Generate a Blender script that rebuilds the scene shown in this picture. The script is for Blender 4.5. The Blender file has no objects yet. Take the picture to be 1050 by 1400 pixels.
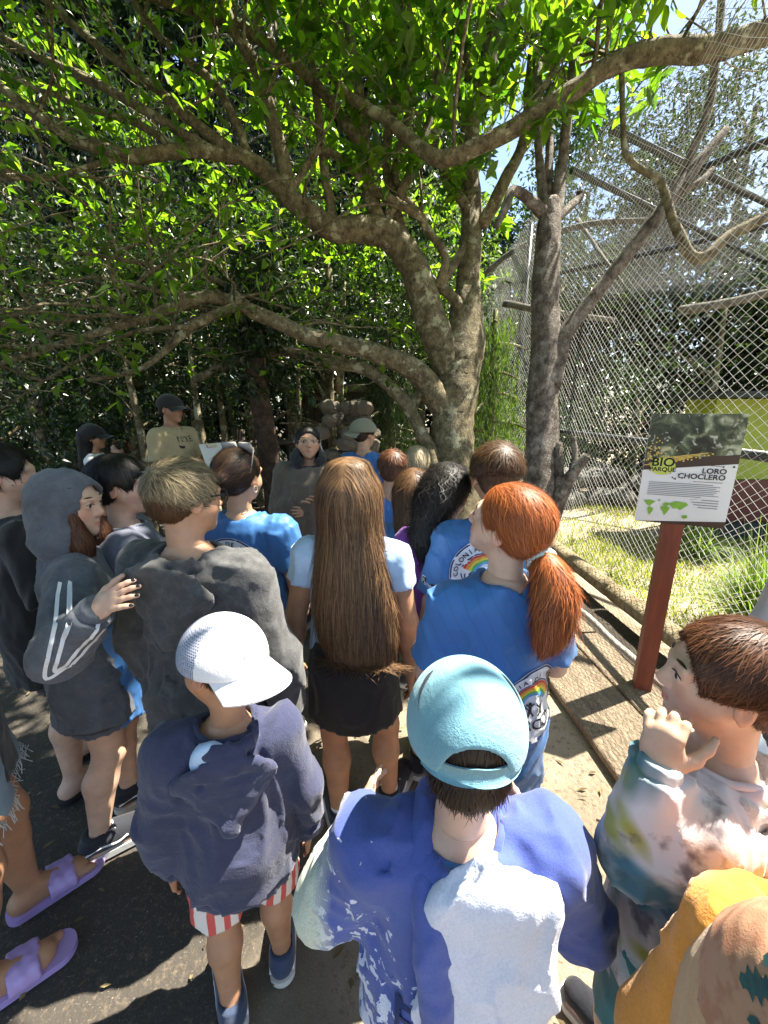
import bpy, math, random
import numpy as np
from mathutils import Vector, Matrix
random.seed(7); RNG = np.random.default_rng(7)
SC = bpy.context.scene; COL = SC.collection
R = math.radians
# ------------------------------------------------------------------ camera, sky, sun, exposure
CAM_H, PITCH, F, CX, CY = 1.65, R(14.5), 540.0, 525.0, 700.0
cam = bpy.data.objects.new('camera', bpy.data.cameras.new('camera')); COL.objects.link(cam)
cam.location = (0, 0, CAM_H); cam.rotation_euler = (R(90) - PITCH, 0, 0)
cam.data.sensor_fit = 'HORIZONTAL'; cam.data.sensor_width = 36; cam.data.lens = F / 1050 * 36
cam.data.clip_start = 0.02; cam.data.clip_end = 2000
SC.camera = cam
SUN_EL, SUN_AZ = R(62), math.atan2(0.379, 0.926)          # azimuth measured from +x towards +y
SUNV = np.array([math.cos(SUN_EL)*math.cos(SUN_AZ), math.cos(SUN_EL)*math.sin(SUN_AZ), math.sin(SUN_EL)])
w = bpy.data.worlds.new('World'); SC.world = w; w.use_nodes = True
sky = w.node_tree.nodes.new('ShaderNodeTexSky'); sky.sky_type = 'NISHITA'; sky.sun_disc = False
sky.sun_elevation = SUN_EL; sky.sun_rotation = math.pi/2 - SUN_AZ
bg = w.node_tree.nodes['Background']; bg.inputs['Strength'].default_value = 0.075
w.node_tree.links.new(sky.outputs[0], bg.inputs['Color'])
sun = bpy.data.objects.new('sun', bpy.data.lights.new('sun', 'SUN')); COL.objects.link(sun)
sun.data.energy = 5.0; sun.data.angle = R(0.5); sun.data.color = (1, 0.93, 0.80)
sun.rotation_euler = Vector(-SUNV).to_track_quat('-Z', 'Y').to_euler()
vs = SC.view_settings; vs.view_transform = 'Standard'; vs.look = 'None'; vs.gamma = 1; vs.exposure = 2.1
SC.cycles.max_bounces = 6; SC.cycles.diffuse_bounces = 3; SC.cycles.transparent_max_bounces = 8
SC.cycles.use_denoising = True

# ------------------------------------------------------------------ geometry of the view (photo pixels -> places)
_s, _c = math.sin(PITCH), math.cos(PITCH)
def P(px, py, d):
    u, v = (px-CX)/F, (py-CY)/F
    return np.array([u*d, d*(_c - v*_s), CAM_H - d*(_s + v*_c)])
def PZ(px, py, z):
    v = (py-CY)/F
    return P(px, py, (CAM_H - z)/(_s + v*_c))
def PX(px, py, x):
    return P(px, py, x*F/(px-CX))

# ------------------------------------------------------------------ mesh helpers
def nrm(v): v = np.asarray(v, float); return v/np.linalg.norm(v)
def mesh(name, V, Fs, mats=None, fm=None, smooth=True):
    """V (n,3); Fs = array (m,k) or list of arrays"""
    if isinstance(Fs, np.ndarray): Fs = [Fs]
    Fs = [np.asarray(f, np.int32) for f in Fs if len(f)]
    me = bpy.data.meshes.new(name)
    V = np.asarray(V, np.float32)
    me.vertices.add(len(V)); me.vertices.foreach_set('co', V.ravel())
    lt = np.concatenate([np.full(len(f), f.shape[1], np.int32) for f in Fs])
    idx = np.concatenate([f.ravel() for f in Fs])
    me.loops.add(len(idx)); me.loops.foreach_set('vertex_index', idx)
    me.polygons.add(len(lt))
    st = np.concatenate([[0], np.cumsum(lt)[:-1]]).astype(np.int32)
    me.polygons.foreach_set('loop_start', st)
    me.polygons.foreach_set('use_smooth', np.full(len(lt), smooth, bool))
    if mats:
        for m in (mats if isinstance(mats, (list, tuple)) else [mats]): me.materials.append(m)
    if fm is not None: me.polygons.foreach_set('material_index', np.asarray(fm, np.int32))
    me.update(calc_edges=True); me.validate(verbose=False)
    return me
def link(name, me, parent=None, loc=None, rot=None):
    o = bpy.data.objects.new(name, me); COL.objects.link(o)
    if parent is not None: o.parent = parent
    if loc is not None: o.location = loc
    if rot is not None: o.rotation_euler = rot
    return o
def tag(o, label=None, cat=None, group=None, kind=None):
    if label: o['label'] = label
    if cat: o['category'] = cat
    if group: o['group'] = group
    if kind: o['kind'] = kind
    return o
def empty(name, loc=(0,0,0), rz=0):
    o = bpy.data.objects.new(name, None); COL.objects.link(o); o.location = loc; o.rotation_euler = (0,0,rz)
    o.empty_display_size = .1
    return o
class MB:
    """collects simple pieces into one mesh"""
    def __init__(s): s.v, s.f4, s.f3, s.m4, s.m3, s.n = [], [], [], [], [], 0
    def add(s, V, Fq=None, Ft=None, m=0):
        V = np.asarray(V, float).reshape(-1,3)
        if Fq is not None and len(Fq) and np.shape(Fq)[1]==3: Ft, Fq = Fq, None
        if Fq is not None and len(Fq): Fq = np.asarray(Fq)+s.n; s.f4.append(Fq); s.m4 += [m]*len(Fq)
        if Ft is not None and len(Ft): Ft = np.asarray(Ft)+s.n; s.f3.append(Ft); s.m3 += [m]*len(Ft)
        s.v.append(V); s.n += len(V)
    def box(s, c, d, rot=None, m=0):
        q = np.array([[x,y,z] for x in (-.5,.5) for y in (-.5,.5) for z in (-.5,.5)])*np.array(d)
        if rot is not None: q = q @ np.asarray(rot).T
        s.add(q+np.array(c), [[0,1,3,2],[4,6,7,5],[0,4,5,1],[2,3,7,6],[0,2,6,4],[1,5,7,3]], m=m)
    def tube(s, pts, rad, n=8, m=0, caps=True, rough=0., seed=0, flat=None):
        V, q, t = tube_geo(pts, rad, n, caps, rough, seed, flat); s.add(V, q, t, m)
    def build(s, name, mats, parent=None, smooth=True, **k):
        fs = []; fm = []
        if s.f4: fs.append(np.concatenate(s.f4)); fm += s.m4
        if s.f3: fs.append(np.concatenate(s.f3)); fm += s.m3
        return link(name, mesh(name, np.concatenate(s.v), fs, mats, fm if isinstance(mats,(list,tuple)) else None, smooth), parent, **k)
def cat(pts, n):
    """Catmull-Rom through rows of any width, n steps per span"""
    A = np.asarray(pts, float); 
    if len(A) < 3: return np.array([A[0]+(A[-1]-A[0])*t for t in np.linspace(0,1,n+1)])
    E = np.vstack([2*A[0]-A[1], A, 2*A[-1]-A[-2]]); out = []
    for i in range(1, len(E)-2):
        p0,p1,p2,p3 = E[i-1:i+3]
        for t in np.linspace(0,1,n,endpoint=False):
            out.append(.5*(2*p1+(p2-p0)*t+(2*p0-5*p1+4*p2-p3)*t*t+(3*p1-p0-3*p2+p3)*t**3))
    out.append(E[-2]); return np.array(out)
def frames(P_):
    T = np.gradient(P_, axis=0); T /= np.linalg.norm(T, axis=1, keepdims=True)+1e-9
    U = np.zeros_like(T); ref = np.array([0,0,1.]) if abs(T[0,2])<.9 else np.array([1.,0,0])
    u = np.cross(T[0], ref); u /= np.linalg.norm(u)
    for i in range(len(T)):
        u = u - T[i]*(u@T[i]); u /= np.linalg.norm(u)+1e-9; U[i] = u
    return T, U, np.cross(T, U)
def tube_geo(pts, rad, n=8, caps=True, rough=0., seed=0, flat=None):
    A = np.asarray(pts, float); m = len(A); rad = np.broadcast_to(np.asarray(rad, float), (m,))
    T,U,W = frames(A)
    a = np.linspace(0, 2*np.pi, n, endpoint=False)
    r = rad[:,None]*np.ones((1,n))
    if rough: 
        g = np.random.default_rng(seed)
        s_ = np.cumsum(np.r_[0, np.linalg.norm(np.diff(A,axis=0),axis=1)])
        for k in range(1,5):
            ph = g.uniform(0,6.28,2); fr = g.uniform(1.5,5)
            r *= 1+rough*.6*np.sin(k*a[None]+ph[0]+np.sin(s_[:,None]*fr+ph[1])*1.5)*(.8/k**.5)
        r *= 1+rough*g.normal(0,.35,(m,n))
    fl = 1 if flat is None else flat
    V = A[:,None]+r[...,None]*(np.cos(a)[None,:,None]*U[:,None]+fl*np.sin(a)[None,:,None]*W[:,None])
    V = V.reshape(-1,3); i = np.arange(m-1)[:,None]*n; j = np.arange(n)[None]; j2 = (j+1)%n
    q = np.stack([i+j, i+j2, i+n+j2, i+n+j], -1).reshape(-1,4)
    t = None
    if caps:
        V = np.vstack([V, A[0], A[-1]]); c0, c1 = m*n, m*n+1; j = np.arange(n); j2 = (j+1)%n
        t = np.vstack([np.stack([np.full(n,c0), j2, j],-1), np.stack([np.full(n,c1),(m-1)*n+j,(m-1)*n+j2],-1)])
    return V, q, t

# ------------------------------------------------------------------ value noise
_H = np.random.default_rng(3).uniform(-1,1,(32,32,32)).astype(np.float32)
def vn(x, y, z):
    x,y,z = np.broadcast_arrays(x,y,z)
    xi,yi,zi = np.floor(x).astype(int), np.floor(y).astype(int), np.floor(z).astype(int)
    fx,fy,fz = x-xi, y-yi, z-zi
    fx,fy,fz = fx*fx*(3-2*fx), fy*fy*(3-2*fy), fz*fz*(3-2*fz)
    xi&=31; yi&=31; zi&=31; x1,y1,z1 = (xi+1)&31,(yi+1)&31,(zi+1)&31
    def L(a,b,t): return a+(b-a)*t
    return L(L(L(_H[xi,yi,zi],_H[x1,yi,zi],fx),L(_H[xi,y1,zi],_H[x1,y1,zi],fx),fy),
             L(L(_H[xi,yi,z1],_H[x1,yi,z1],fx),L(_H[xi,y1,z1],_H[x1,y1,z1],fx),fy),fz)

# ------------------------------------------------------------------ materials
class NT:
    def __init__(s, name):
        s.m = bpy.data.materials.new(name); s.m.use_nodes = True; s.t = s.m.node_tree; s.b = s.t.nodes['Principled BSDF']
        s.tc = s.t.nodes.new('ShaderNodeTexCoord')
    def n(s, ty, **k):
        o = s.t.nodes.new('ShaderNode'+ty)
        for a,b in k.items():
            if a in o.inputs.keys(): o.inputs[a].default_value = b
            else: setattr(o, a, b)
        return o
    def l(s, a, b): s.t.links.new(a, b)
    def co(s, which='Object', scale=None, rot=None, loc=None):
        if scale is None and rot is None and loc is None: return s.tc.outputs[which]
        mp = s.n('Mapping'); s.l(s.tc.outputs[which], mp.inputs[0])
        if scale is not None: mp.inputs['Scale'].default_value = scale if hasattr(scale,'__len__') else (scale,)*3
        if rot is not None: mp.inputs['Rotation'].default_value = rot
        if loc is not None: mp.inputs['Location'].default_value = loc
        return mp.outputs[0]
    def noise(s, scale, detail=4, rough=.6, co=None, dist=0):
        o = s.n('TexNoise'); o.inputs['Scale'].default_value = scale; o.inputs['Detail'].default_value = detail
        o.inputs['Roughness'].default_value = rough; o.inputs['Distortion'].default_value = dist
        s.l(co or s.co(), o.inputs['Vector']); return o.outputs['Fac']
    def ramp(s, fac, stops, interp='LINEAR'):
        o = s.n('ValToRGB'); o.color_ramp.interpolation = interp; e = o.color_ramp.elements
        while len(e) < len(stops): e.new(.5)
        for k,(p,c) in zip(e, stops):
            k.position = p; k.color = (*c, 1) if hasattr(c,'__len__') else (c,c,c,1)
        s.l(fac, o.inputs[0]); return o.outputs[0]
    def mix(s, fac, a, b, mode='MIX'):
        o = s.n('Mix', data_type='RGBA', blend_type=mode)
        for sock, v in ((o.inputs[0],fac),(o.inputs[6],a),(o.inputs[7],b)):
            if hasattr(v,'is_output'): s.l(v, sock)
            elif hasattr(v,'__len__'): sock.default_value = (*v,1)
            else: sock.default_value = v
        return o.outputs[2]
    def math(s, op, a, b=None, c=None):
        o = s.n('Math', operation=op)
        for sock, v in zip(o.inputs, (a,b,c)):
            if v is None: continue
            if hasattr(v,'is_output'): s.l(v, sock)
            else: sock.default_value = v
        return o.outputs[0]
    def xyz(s, co=None):
        o = s.n('SeparateXYZ'); s.l(co or s.co(), o.inputs[0]); return o.outputs
    def col(s, c):
        if hasattr(c,'is_output'): s.l(c, s.b.inputs['Base Color'])
        else: s.b.inputs['Base Color'].default_value = (*c,1)
    def bump(s, h, strength=.4, dist=.01):
        o = s.n('Bump'); o.inputs['Strength'].default_value = strength; o.inputs['Distance'].default_value = dist
        s.l(h, o.inputs['Height']); s.l(o.outputs[0], s.b.inputs['Normal'])
    def set(s, **k):
        for a,b in k.items(): s.b.inputs[a.replace('_',' ')].default_value = b
        return s.m
def simple(name, c, rough=.7, var=.25, scale=30, bump=.15, bscale=80, dist=.004, **k):
    t = NT(name); f = t.noise(scale)
    d = tuple(x*(1-var) for x in c); l = tuple(min(1,x*(1+var)) for x in c)
    t.col(t.ramp(f, [(.25,d),(.75,l)]))
    if bump: t.bump(t.noise(bscale, 6), bump, dist)
    return t.set(Roughness=rough, **k)
_M = {}
def M(name, *a, **k):
    if name not in _M: _M[name] = simple(name, *a, **k)
    return _M[name]
def bark(name, c1, c2, c3, lichen=None, sc=1.):
    t = NT(name); st = t.co(scale=(1,1,.35))
    f = t.noise(14*sc, 8, .7); c = t.ramp(f, [(.36,c1),(.5,c2),(.64,c3)]); c = t.mix(t.ramp(t.noise(55*sc,6,.75,co=st,dist=.8),[(.36,.75),(.5,0)]), c, tuple(q*.45 for q in c1))
    if lichen:
        g = t.noise(7*sc, 5, .65, co=t.co(loc=(3,1,2))); c = t.mix(t.ramp(g, [(.56,0),(.64,1)]), c, lichen)
    t.col(c); h = t.mix(.5, t.noise(30*sc, 8, .75, co=st, dist=1.2), t.noise(90*sc, 5))
    t.bump(h, 1, .05); return t.set(Roughness=.9)
def leafmat(name, c, c2, trans=.5, rough=.38):
    t = NT(name); t.t.nodes.remove(t.b)
    g = t.n('NewGeometry'); v = t.ramp(g.outputs['Random Per Island'], [(0,c),(.6,tuple((a+b)/2 for a,b in zip(c,c2))),(1,c2)])
    d = t.n('BsdfPrincipled'); t.l(v, d.inputs['Base Color']); d.inputs['Roughness'].default_value = rough
    tr = t.n('BsdfTranslucent')
    t.l(t.mix(1, v, (2.3,2.6,.7), 'MULTIPLY'), tr.inputs[0])
    mx = t.n('MixShader'); mx.inputs[0].default_value = trans; t.l(d.outputs[0], mx.inputs[1]); t.l(tr.outputs[0], mx.inputs[2])
    t.l(mx.outputs[0], t.t.nodes['Material Output'].inputs[0]); return t.m

# ------------------------------------------------------------------ leaves
def leaf_geo(p, d, n, L, W, droop=.12, full=False):
    """one folded leaf per row: base p, direction d, up-normal n"""
    p,d,n = (np.asarray(a,float) for a in (p,d,n)); L = np.asarray(L)[:,None]; W = np.asarray(W)[:,None]
    d = d/np.linalg.norm(d,axis=1,keepdims=True); s = np.cross(d,n); s /= np.linalg.norm(s,axis=1,keepdims=True)+1e-9
    n = np.cross(s,d); t = p+d*L-n*L*droop
    if full:                                   # pointed oval with a bent midrib
        m = p+d*L*.5-n*W*.10; V = [p]
        for a,w_ in ((.22,.40),(.5,.5),(.78,.28)): V += [p+d*L*a-s*W*w_+n*W*.08-n*L*droop*a*a, p+d*L*a+s*W*w_+n*W*.08-n*L*droop*a*a]
        V = np.stack(V+[t,m],1); i = np.arange(len(p))[:,None]*9
        F4 = np.concatenate([i+np.array([f]) for f in ([0,8,3,1],[0,2,4,8],[8,7,5,3],[8,4,6,7])])
        return V.reshape(-1,3), F4
    l = p+d*L*.42-s*W*.5+n*W*.12; r = p+d*L*.42+s*W*.5+n*W*.12
    V = np.stack([p,l,t,r],1).reshape(-1,3); i = np.arange(len(p))[:,None]*4
    return V, np.concatenate([i+np.array([[0,2,1]]), i+np.array([[0,3,2]])])
def rdir(n, g=RNG): v = g.normal(size=(n,3)); return v/np.linalg.norm(v,axis=1,keepdims=True)
def twig_leaves(base, dirs, g, per=9, tl=.35, L=.11, W=.045, hang=.25, full=False):
    """leaves set along twigs that start at base (m,3) and run along dirs"""
    m = len(base); t = np.tile(np.linspace(.15,1,per),(m,1)); D = dirs[:,None,:]*np.ones((1,per,1))
    p = base[:,None]+D*t[...,None]*tl*g.uniform(.6,1.2,(m,1,1)); p = p.reshape(-1,3)
    d = (D.reshape(-1,3)*.6+rdir(len(p),g)*.9); d[:,2] -= hang
    nn = rdir(len(p),g)*.7; nn[:,2] += .8
    return leaf_geo(p, d, nn, L*g.uniform(.65,1.25,len(p)), W*g.uniform(.7,1.2,len(p)), full=full)
# ------------------------------------------------------------------ SDF modelling: bodies, clothes, hair
class Pr:
    __slots__ = ('f','lo','hi','k','op')
    def __init__(s, f, lo, hi, k=.02, op='u'): s.f,s.lo,s.hi,s.k,s.op = f,np.asarray(lo,float),np.asarray(hi,float),k,op
def cone(a, b, ra, rb, k=.02, op='u'):
    a,b = np.asarray(a,float), np.asarray(b,float); ab = b-a; L2 = max(ab@ab,1e-9); m = max(ra,rb)
    def f(x,y,z):
        X,Y,Z = x-a[0], y-a[1], z-a[2]
        t = np.clip((X*ab[0]+Y*ab[1]+Z*ab[2])/L2, 0, 1)
        return np.sqrt((X-t*ab[0])**2+(Y-t*ab[1])**2+(Z-t*ab[2])**2)-(ra+t*(rb-ra))
    return Pr(f, np.minimum(a,b)-m, np.maximum(a,b)+m, k, op)
def fcone(a, b, ra, rb, k=.01, op='u'):
    """cone with flat ends (cuffs, hems)"""
    a,b = np.asarray(a,float), np.asarray(b,float); ab = b-a; L = np.linalg.norm(ab); ax = ab/L; m = max(ra,rb)
    def f(x,y,z):
        X,Y,Z = x-a[0], y-a[1], z-a[2]
        h = X*ax[0]+Y*ax[1]+Z*ax[2]; t = np.clip(h/L,0,1)
        r = np.sqrt(np.maximum((X-h*ax[0])**2+(Y-h*ax[1])**2+(Z-h*ax[2])**2,1e-9))-(ra+t*(rb-ra))
        return np.maximum(r, np.maximum(-h, h-L))
    return Pr(f, np.minimum(a,b)-m, np.maximum(a,b)+m, k, op)
def ell(c, r, Rm=None, k=.02, op='u'):
    c,r = np.asarray(c,float), np.asarray(r,float); Rm = np.eye(3) if Rm is None else np.asarray(Rm); m = max(r)
    def f(x,y,z):
        X,Y,Z = x-c[0], y-c[1], z-c[2]
        A = X*Rm[0,0]+Y*Rm[1,0]+Z*Rm[2,0]; B = X*Rm[0,1]+Y*Rm[1,1]+Z*Rm[2,1]; C = X*Rm[0,2]+Y*Rm[1,2]+Z*Rm[2,2]
        k0 = np.sqrt((A/r[0])**2+(B/r[1])**2+(C/r[2])**2); k1 = np.sqrt((A/r[0]**2)**2+(B/r[1]**2)**2+(C/r[2]**2)**2)
        return k0*(k0-1)/(k1+1e-9)
    return Pr(f, c-m, c+m, k, op)
def loft(zs, rx, ry, ox, oy, k=.02, op='u', z0=None, z1=None, rnd=.0):
    zs = np.asarray(zs,float); z0 = zs[0] if z0 is None else z0; z1 = zs[-1] if z1 is None else z1
    def f(x,y,z):
        a = np.interp(z, zs, rx); b = np.interp(z, zs, ry); X = x-np.interp(z,zs,ox); Y = y-np.interp(z,zs,oy)
        d = (np.sqrt((X/a)**2+(Y/b)**2)-1)*np.minimum(a,b)
        return np.maximum(d, np.maximum(z0-z, z-z1))
    mx = max(max(rx)+max(np.abs(ox)), max(ry)+max(np.abs(oy)))
    return Pr(f, (-mx,-mx,z0), (mx,mx,z1), k, op)
def half(p, n, op='s', k=.004):
    """cut away everything on the side n points to"""
    p,n = np.asarray(p,float), nrm(n)
    return Pr(lambda x,y,z: -((x-p[0])*n[0]+(y-p[1])*n[1]+(z-p[2])*n[2]), (-9,-9,-9), (9,9,9), k, op)
def smin(a,b,k):
    h = np.maximum(k-np.abs(a-b),0)/k; return np.minimum(a,b)-h*h*k*.25
def combine(prims, x, y, z, D=None):
    D = np.full(np.broadcast(x,y,z).shape, .5, np.float32) if D is None else D
    for p in prims:
        d = p.f(x,y,z)
        D = smin(D,d,p.k) if p.op=='u' else (-smin(-D,d,p.k) if p.op=='s' else -smin(-D,-d,p.k))
    return D
def folds(amp, fr=(16,16,6), seed=0, fine=.3):
    def rg(a): r = 1-2.3*np.abs(a); return r*np.abs(r)
    def g(x,y,z):
        w = 1.3*vn(x*4.5+seed,y*4.5,z*4.5+seed); w2 = 1.3*vn(x*4.5,y*4.5+seed,z*4.5+7)
        a = vn(x*fr[0]+seed+w, y*fr[1]+seed*1.7+w2, z*fr[2]+seed*.6+w-w2)
        b = vn(x*fr[0]*2.2+9+w2*2, y*fr[1]*2.2+seed+w, z*fr[2]*2.6+w*2)
        c = vn(x*fr[0]*4.6+5, y*fr[1]*4.6+seed, z*fr[2]*6)
        return amp*(.9*rg(a)+(.3+fine*.7)*rg(b)+.14*c-.35)
    return g
def polygonize(prims, h, disp=None, lo=None, hi=None):
    us = [p for p in prims if p.op=='u']
    if lo is None: lo = np.min([p.lo for p in us],0)
    if hi is None: hi = np.max([p.hi for p in us],0)
    lo = np.asarray(lo)-3*h; hi = np.asarray(hi)+3*h
    n = np.ceil((hi-lo)/h).astype(int)+1
    ax = [(lo[i]+h*np.arange(n[i])).astype(np.float32) for i in range(3)]
    D = np.full(n, .5, np.float32)
    for p in prims:
        pad = .5*p.k+2*h+(.02 if p.op=='u' else 0)
        i0 = np.clip(np.floor((p.lo-pad-lo)/h).astype(int),0,n); i1 = np.clip(np.ceil((p.hi+pad-lo)/h).astype(int)+1,0,n)
        if p.op=='i': i0, i1 = np.zeros(3,int), n
        if np.any(i1<=i0): continue
        sl = tuple(slice(i0[i],i1[i]) for i in range(3))
        x,y,z = ax[0][sl[0]][:,None,None], ax[1][sl[1]][None,:,None], ax[2][sl[2]][None,None,:]
        d = p.f(x,y,z); S = D[sl]
        D[sl] = smin(S,d,p.k) if p.op=='u' else (-smin(-S,d,p.k) if p.op=='s' else -smin(-S,-d,p.k))
    if disp is not None:
        I = np.nonzero(np.abs(D)<.035); D[I] -= disp(ax[0][I[0]],ax[1][I[1]],ax[2][I[2]])
    D[0]=D[-1]=.1; D[:,0]=D[:,-1]=.1; D[:,:,0]=D[:,:,-1]=.1
    return nets(D, lo, h)
def nets(D, lo, h):
    S = D<0
    c = np.zeros(tuple(np.array(D.shape)-1), np.int8)
    sh = [(i,j,k) for i in (0,1) for j in (0,1) for k in (0,1)]
    nx,ny,nz = D.shape
    for i,j,k in sh: c += S[i:nx-1+i, j:ny-1+j, k:nz-1+k]
    act = (c>0)&(c<8); I = np.argwhere(act); idx = np.full(act.shape,-1,np.int32); idx[act] = np.arange(len(I))
    acc = np.zeros((len(I),3)); cnt = np.zeros(len(I))
    for a in sh:
        for ax in range(3):
            if a[ax]: continue
            b = list(a); b[ax] = 1
            da = D[I[:,0]+a[0],I[:,1]+a[1],I[:,2]+a[2]]; db = D[I[:,0]+b[0],I[:,1]+b[1],I[:,2]+b[2]]
            m = (da<0)!=(db<0); t = np.where(m, da/np.where(m,da-db,1), 0)
            pos = np.tile(np.array(a,float),(len(I),1)); pos[:,ax] += t
            acc += pos*m[:,None]; cnt += m
    V = lo+h*(I+acc/np.maximum(cnt,1)[:,None]); Q = []
    for ax in range(3):
        o1,o2 = [(1,2),(2,0),(0,1)][ax]
        a = [slice(None)]*3; b = [slice(None)]*3; a[ax] = slice(0,-1); b[ax] = slice(1,None)
        ch = S[tuple(a)]!=S[tuple(b)]; E = np.argwhere(ch)
        E = E[(E[:,o1]>0)&(E[:,o2]>0)&(E[:,o1]<D.shape[o1]-1)&(E[:,o2]<D.shape[o2]-1)]
        ins = S[E[:,0],E[:,1],E[:,2]]; q = []
        for (u,v) in ((-1,-1),(0,-1),(0,0),(-1,0)):
            Ee = E.copy(); Ee[:,o1]+=u; Ee[:,o2]+=v; q.append(idx[Ee[:,0],Ee[:,1],Ee[:,2]])
        q = np.stack(q,-1); q[~ins] = q[~ins][:,::-1]; Q.append(q)
    Q = np.concatenate(Q); return V, Q[(Q>=0).all(1)]
def sdf_at(prims, p, disp=None):
    x,y,z = p[:,0],p[:,1],p[:,2]; d = combine(prims,x,y,z)
    return d-disp(x,y,z) if disp is not None else d
def grad(prims, p, e=.004, disp=None):
    g = np.stack([sdf_at(prims,p+np.eye(3)[i]*e,disp)-sdf_at(prims,p-np.eye(3)[i]*e,disp) for i in range(3)],1)
    return g/(np.linalg.norm(g,axis=1,keepdims=True)+1e-9)
def strands(prims, V, N, flow, length, steps=6, lift=.004, width=.0016, jit=.25, g=RNG, base=.001, lv=.4, wave=0):
    """hair ribbons combed over an SDF: roots on V, direction given by flow(p, root)"""
    r = V[g.integers(0,len(V),N)]; p = r.copy(); n = grad(prims,p)
    ln = length*g.uniform(1-lv,1+lv*.4,N); lf = lift*np.abs(g.normal(0,1,N))
    J = rdir(N,g)*jit; pts=[]; sd=[]; ph = g.uniform(0,6.3,N)
    for s in range(steps+1):
        t = s/steps
        d = sdf_at(prims,p); n = grad(prims,p)
        p = p-n*np.clip(d-(base+lf*t**1.5),-.03,.03)[:,None]
        v = flow(p,r)+J; v = v-n*(np.sum(v*n,1)*.9)[:,None]; v /= np.linalg.norm(v,axis=1,keepdims=True)+1e-9
        sdv = np.cross(v,n); sdv /= np.linalg.norm(sdv,axis=1,keepdims=True)+1e-9
        pts.append(p.copy() + (sdv*(np.sin(ph+t*9)*wave)[:,None] if wave else 0)); sd.append(sdv)
        p = p+v*(ln/steps)[:,None]
    return ribbons(np.stack(pts,1), np.stack(sd,1), width*g.uniform(.6,1.3,N))
def ribbons(Pt, Sd, wd):
    N,S = Pt.shape[:2]; tp = np.clip(1.25-np.linspace(0,1,S)**2.2,.12,1)[None,:,None]
    A = Pt-Sd*wd[:,None,None]*tp*.5; B = Pt+Sd*wd[:,None,None]*tp*.5
    V = np.stack([A,B],2).reshape(-1,3); i = (np.arange(N)[:,None]*S+np.arange(S-1)[None])*2
    Q = np.stack([i,i+1,i+3,i+2],-1).reshape(-1,4); return V,Q
def rotm(yaw=0, pitch=0, roll=0):
    """yaw left positive, pitch up positive, roll towards right shoulder positive"""
    return np.array((Matrix.Rotation(R(yaw),3,'Z') @ Matrix.Rotation(R(pitch),3,'X') @ Matrix.Rotation(R(roll),3,'Y')))
# ================================================================== THE SETTING
def ground_material():
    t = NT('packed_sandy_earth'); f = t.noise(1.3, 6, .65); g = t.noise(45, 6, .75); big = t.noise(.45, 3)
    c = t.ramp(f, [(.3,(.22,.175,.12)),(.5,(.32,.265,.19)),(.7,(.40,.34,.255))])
    px_ = t.xyz()[0]; shade_mask = t.ramp(t.math('ADD', px_, t.math('MULTIPLY', t.noise(1.6,4), .9)), [(0,1),(.42,0)]); c = t.mix(shade_mask, c, (.055,.047,.038))  # canopy shade painted in: earth colour darkens towards the left of the path
    c = t.mix(t.ramp(g, [(.33,1),(.47,0)]), c, (.13,.10,.07))
    c = t.mix(t.ramp(t.noise(160,3), [(.62,0),(.75,.8)]), c, (.36,.32,.25))
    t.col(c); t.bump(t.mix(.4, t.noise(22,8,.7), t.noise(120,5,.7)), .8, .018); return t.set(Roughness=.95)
n = 121; s = np.sinh(np.linspace(-1,1,n)*6.2)/math.sinh(6.2)*600
gx, gy = np.meshgrid(s, s+2, indexing='ij')
gz = .012*vn(gx*2,gy*2,0*gx)*np.exp(-(gx**2+gy**2)/400)-.012 + .25*vn(gx*.05,gy*.05,gx*0+3)*np.clip((np.hypot(gx,gy)-16)/20,0,1)
i = (np.arange(n-1)[:,None]*n+np.arange(n-1)[None]).ravel()
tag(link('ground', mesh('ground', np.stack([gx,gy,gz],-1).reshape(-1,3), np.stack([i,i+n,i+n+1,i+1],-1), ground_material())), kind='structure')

# ---------------------------------------------------------------- board walk beside the aviary
def plank_mat():
    t = NT('weathered_board'); f = t.noise(5, 6, .6, co=t.co(scale=(9,.8,4)))
    c = t.ramp(f, [(.3,(.14,.105,.068)),(.55,(.27,.205,.135)),(.75,(.36,.285,.20))])
    t.col(t.mix(t.ramp(t.noise(60,3),[(.4,.6),(.6,0)]), c, (.12,.1,.075)))
    vo = t.n('TexVoronoi', feature='DISTANCE_TO_EDGE'); vo.inputs['Scale'].default_value = 42; t.l(t.co(scale=(1,.55,.1)), vo.inputs['Vector'])
    t.bump(t.mix(.5, t.ramp(vo.outputs[0],[(.0,1),(.12,0)]), f), .8, .012); return t.set(Roughness=.9)
WOODB = plank_mat()
walk = tag(empty('boardwalk', (1.3,2.2,0), R(4)), 'weathered board walk with mesh-covered planks beside the aviary', 'boardwalk')
def slab(name, d, bev, mt):
    b = MB(); x,y,z = np.array(d)/2; e = bev
    ring = [(-x+e,-z),(x-e,-z),(x,-z+e),(x,z-e),(x-e,z),(-x+e,z),(-x,z-e),(-x,-z+e)]
    V = [(p[0],yy,p[1]) for yy in (-y,y) for p in ring]
    q = [[k,(k+1)%8,8+(k+1)%8,8+k] for k in range(8)]
    b.add(V, q); b.f3.append(np.array([[0,k+1,k] for k in range(1,7)]+[[8,8+k,9+k] for k in range(1,7)])); b.m3 += [0]*12
    return mesh(name, np.concatenate(b.v), [np.concatenate(b.f4), np.concatenate(b.f3)], mt, smooth=False)
pm = {w_: slab('plank', (w_,1.98,.045), .006, WOODB) for w_ in (.235,.36)}
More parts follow.
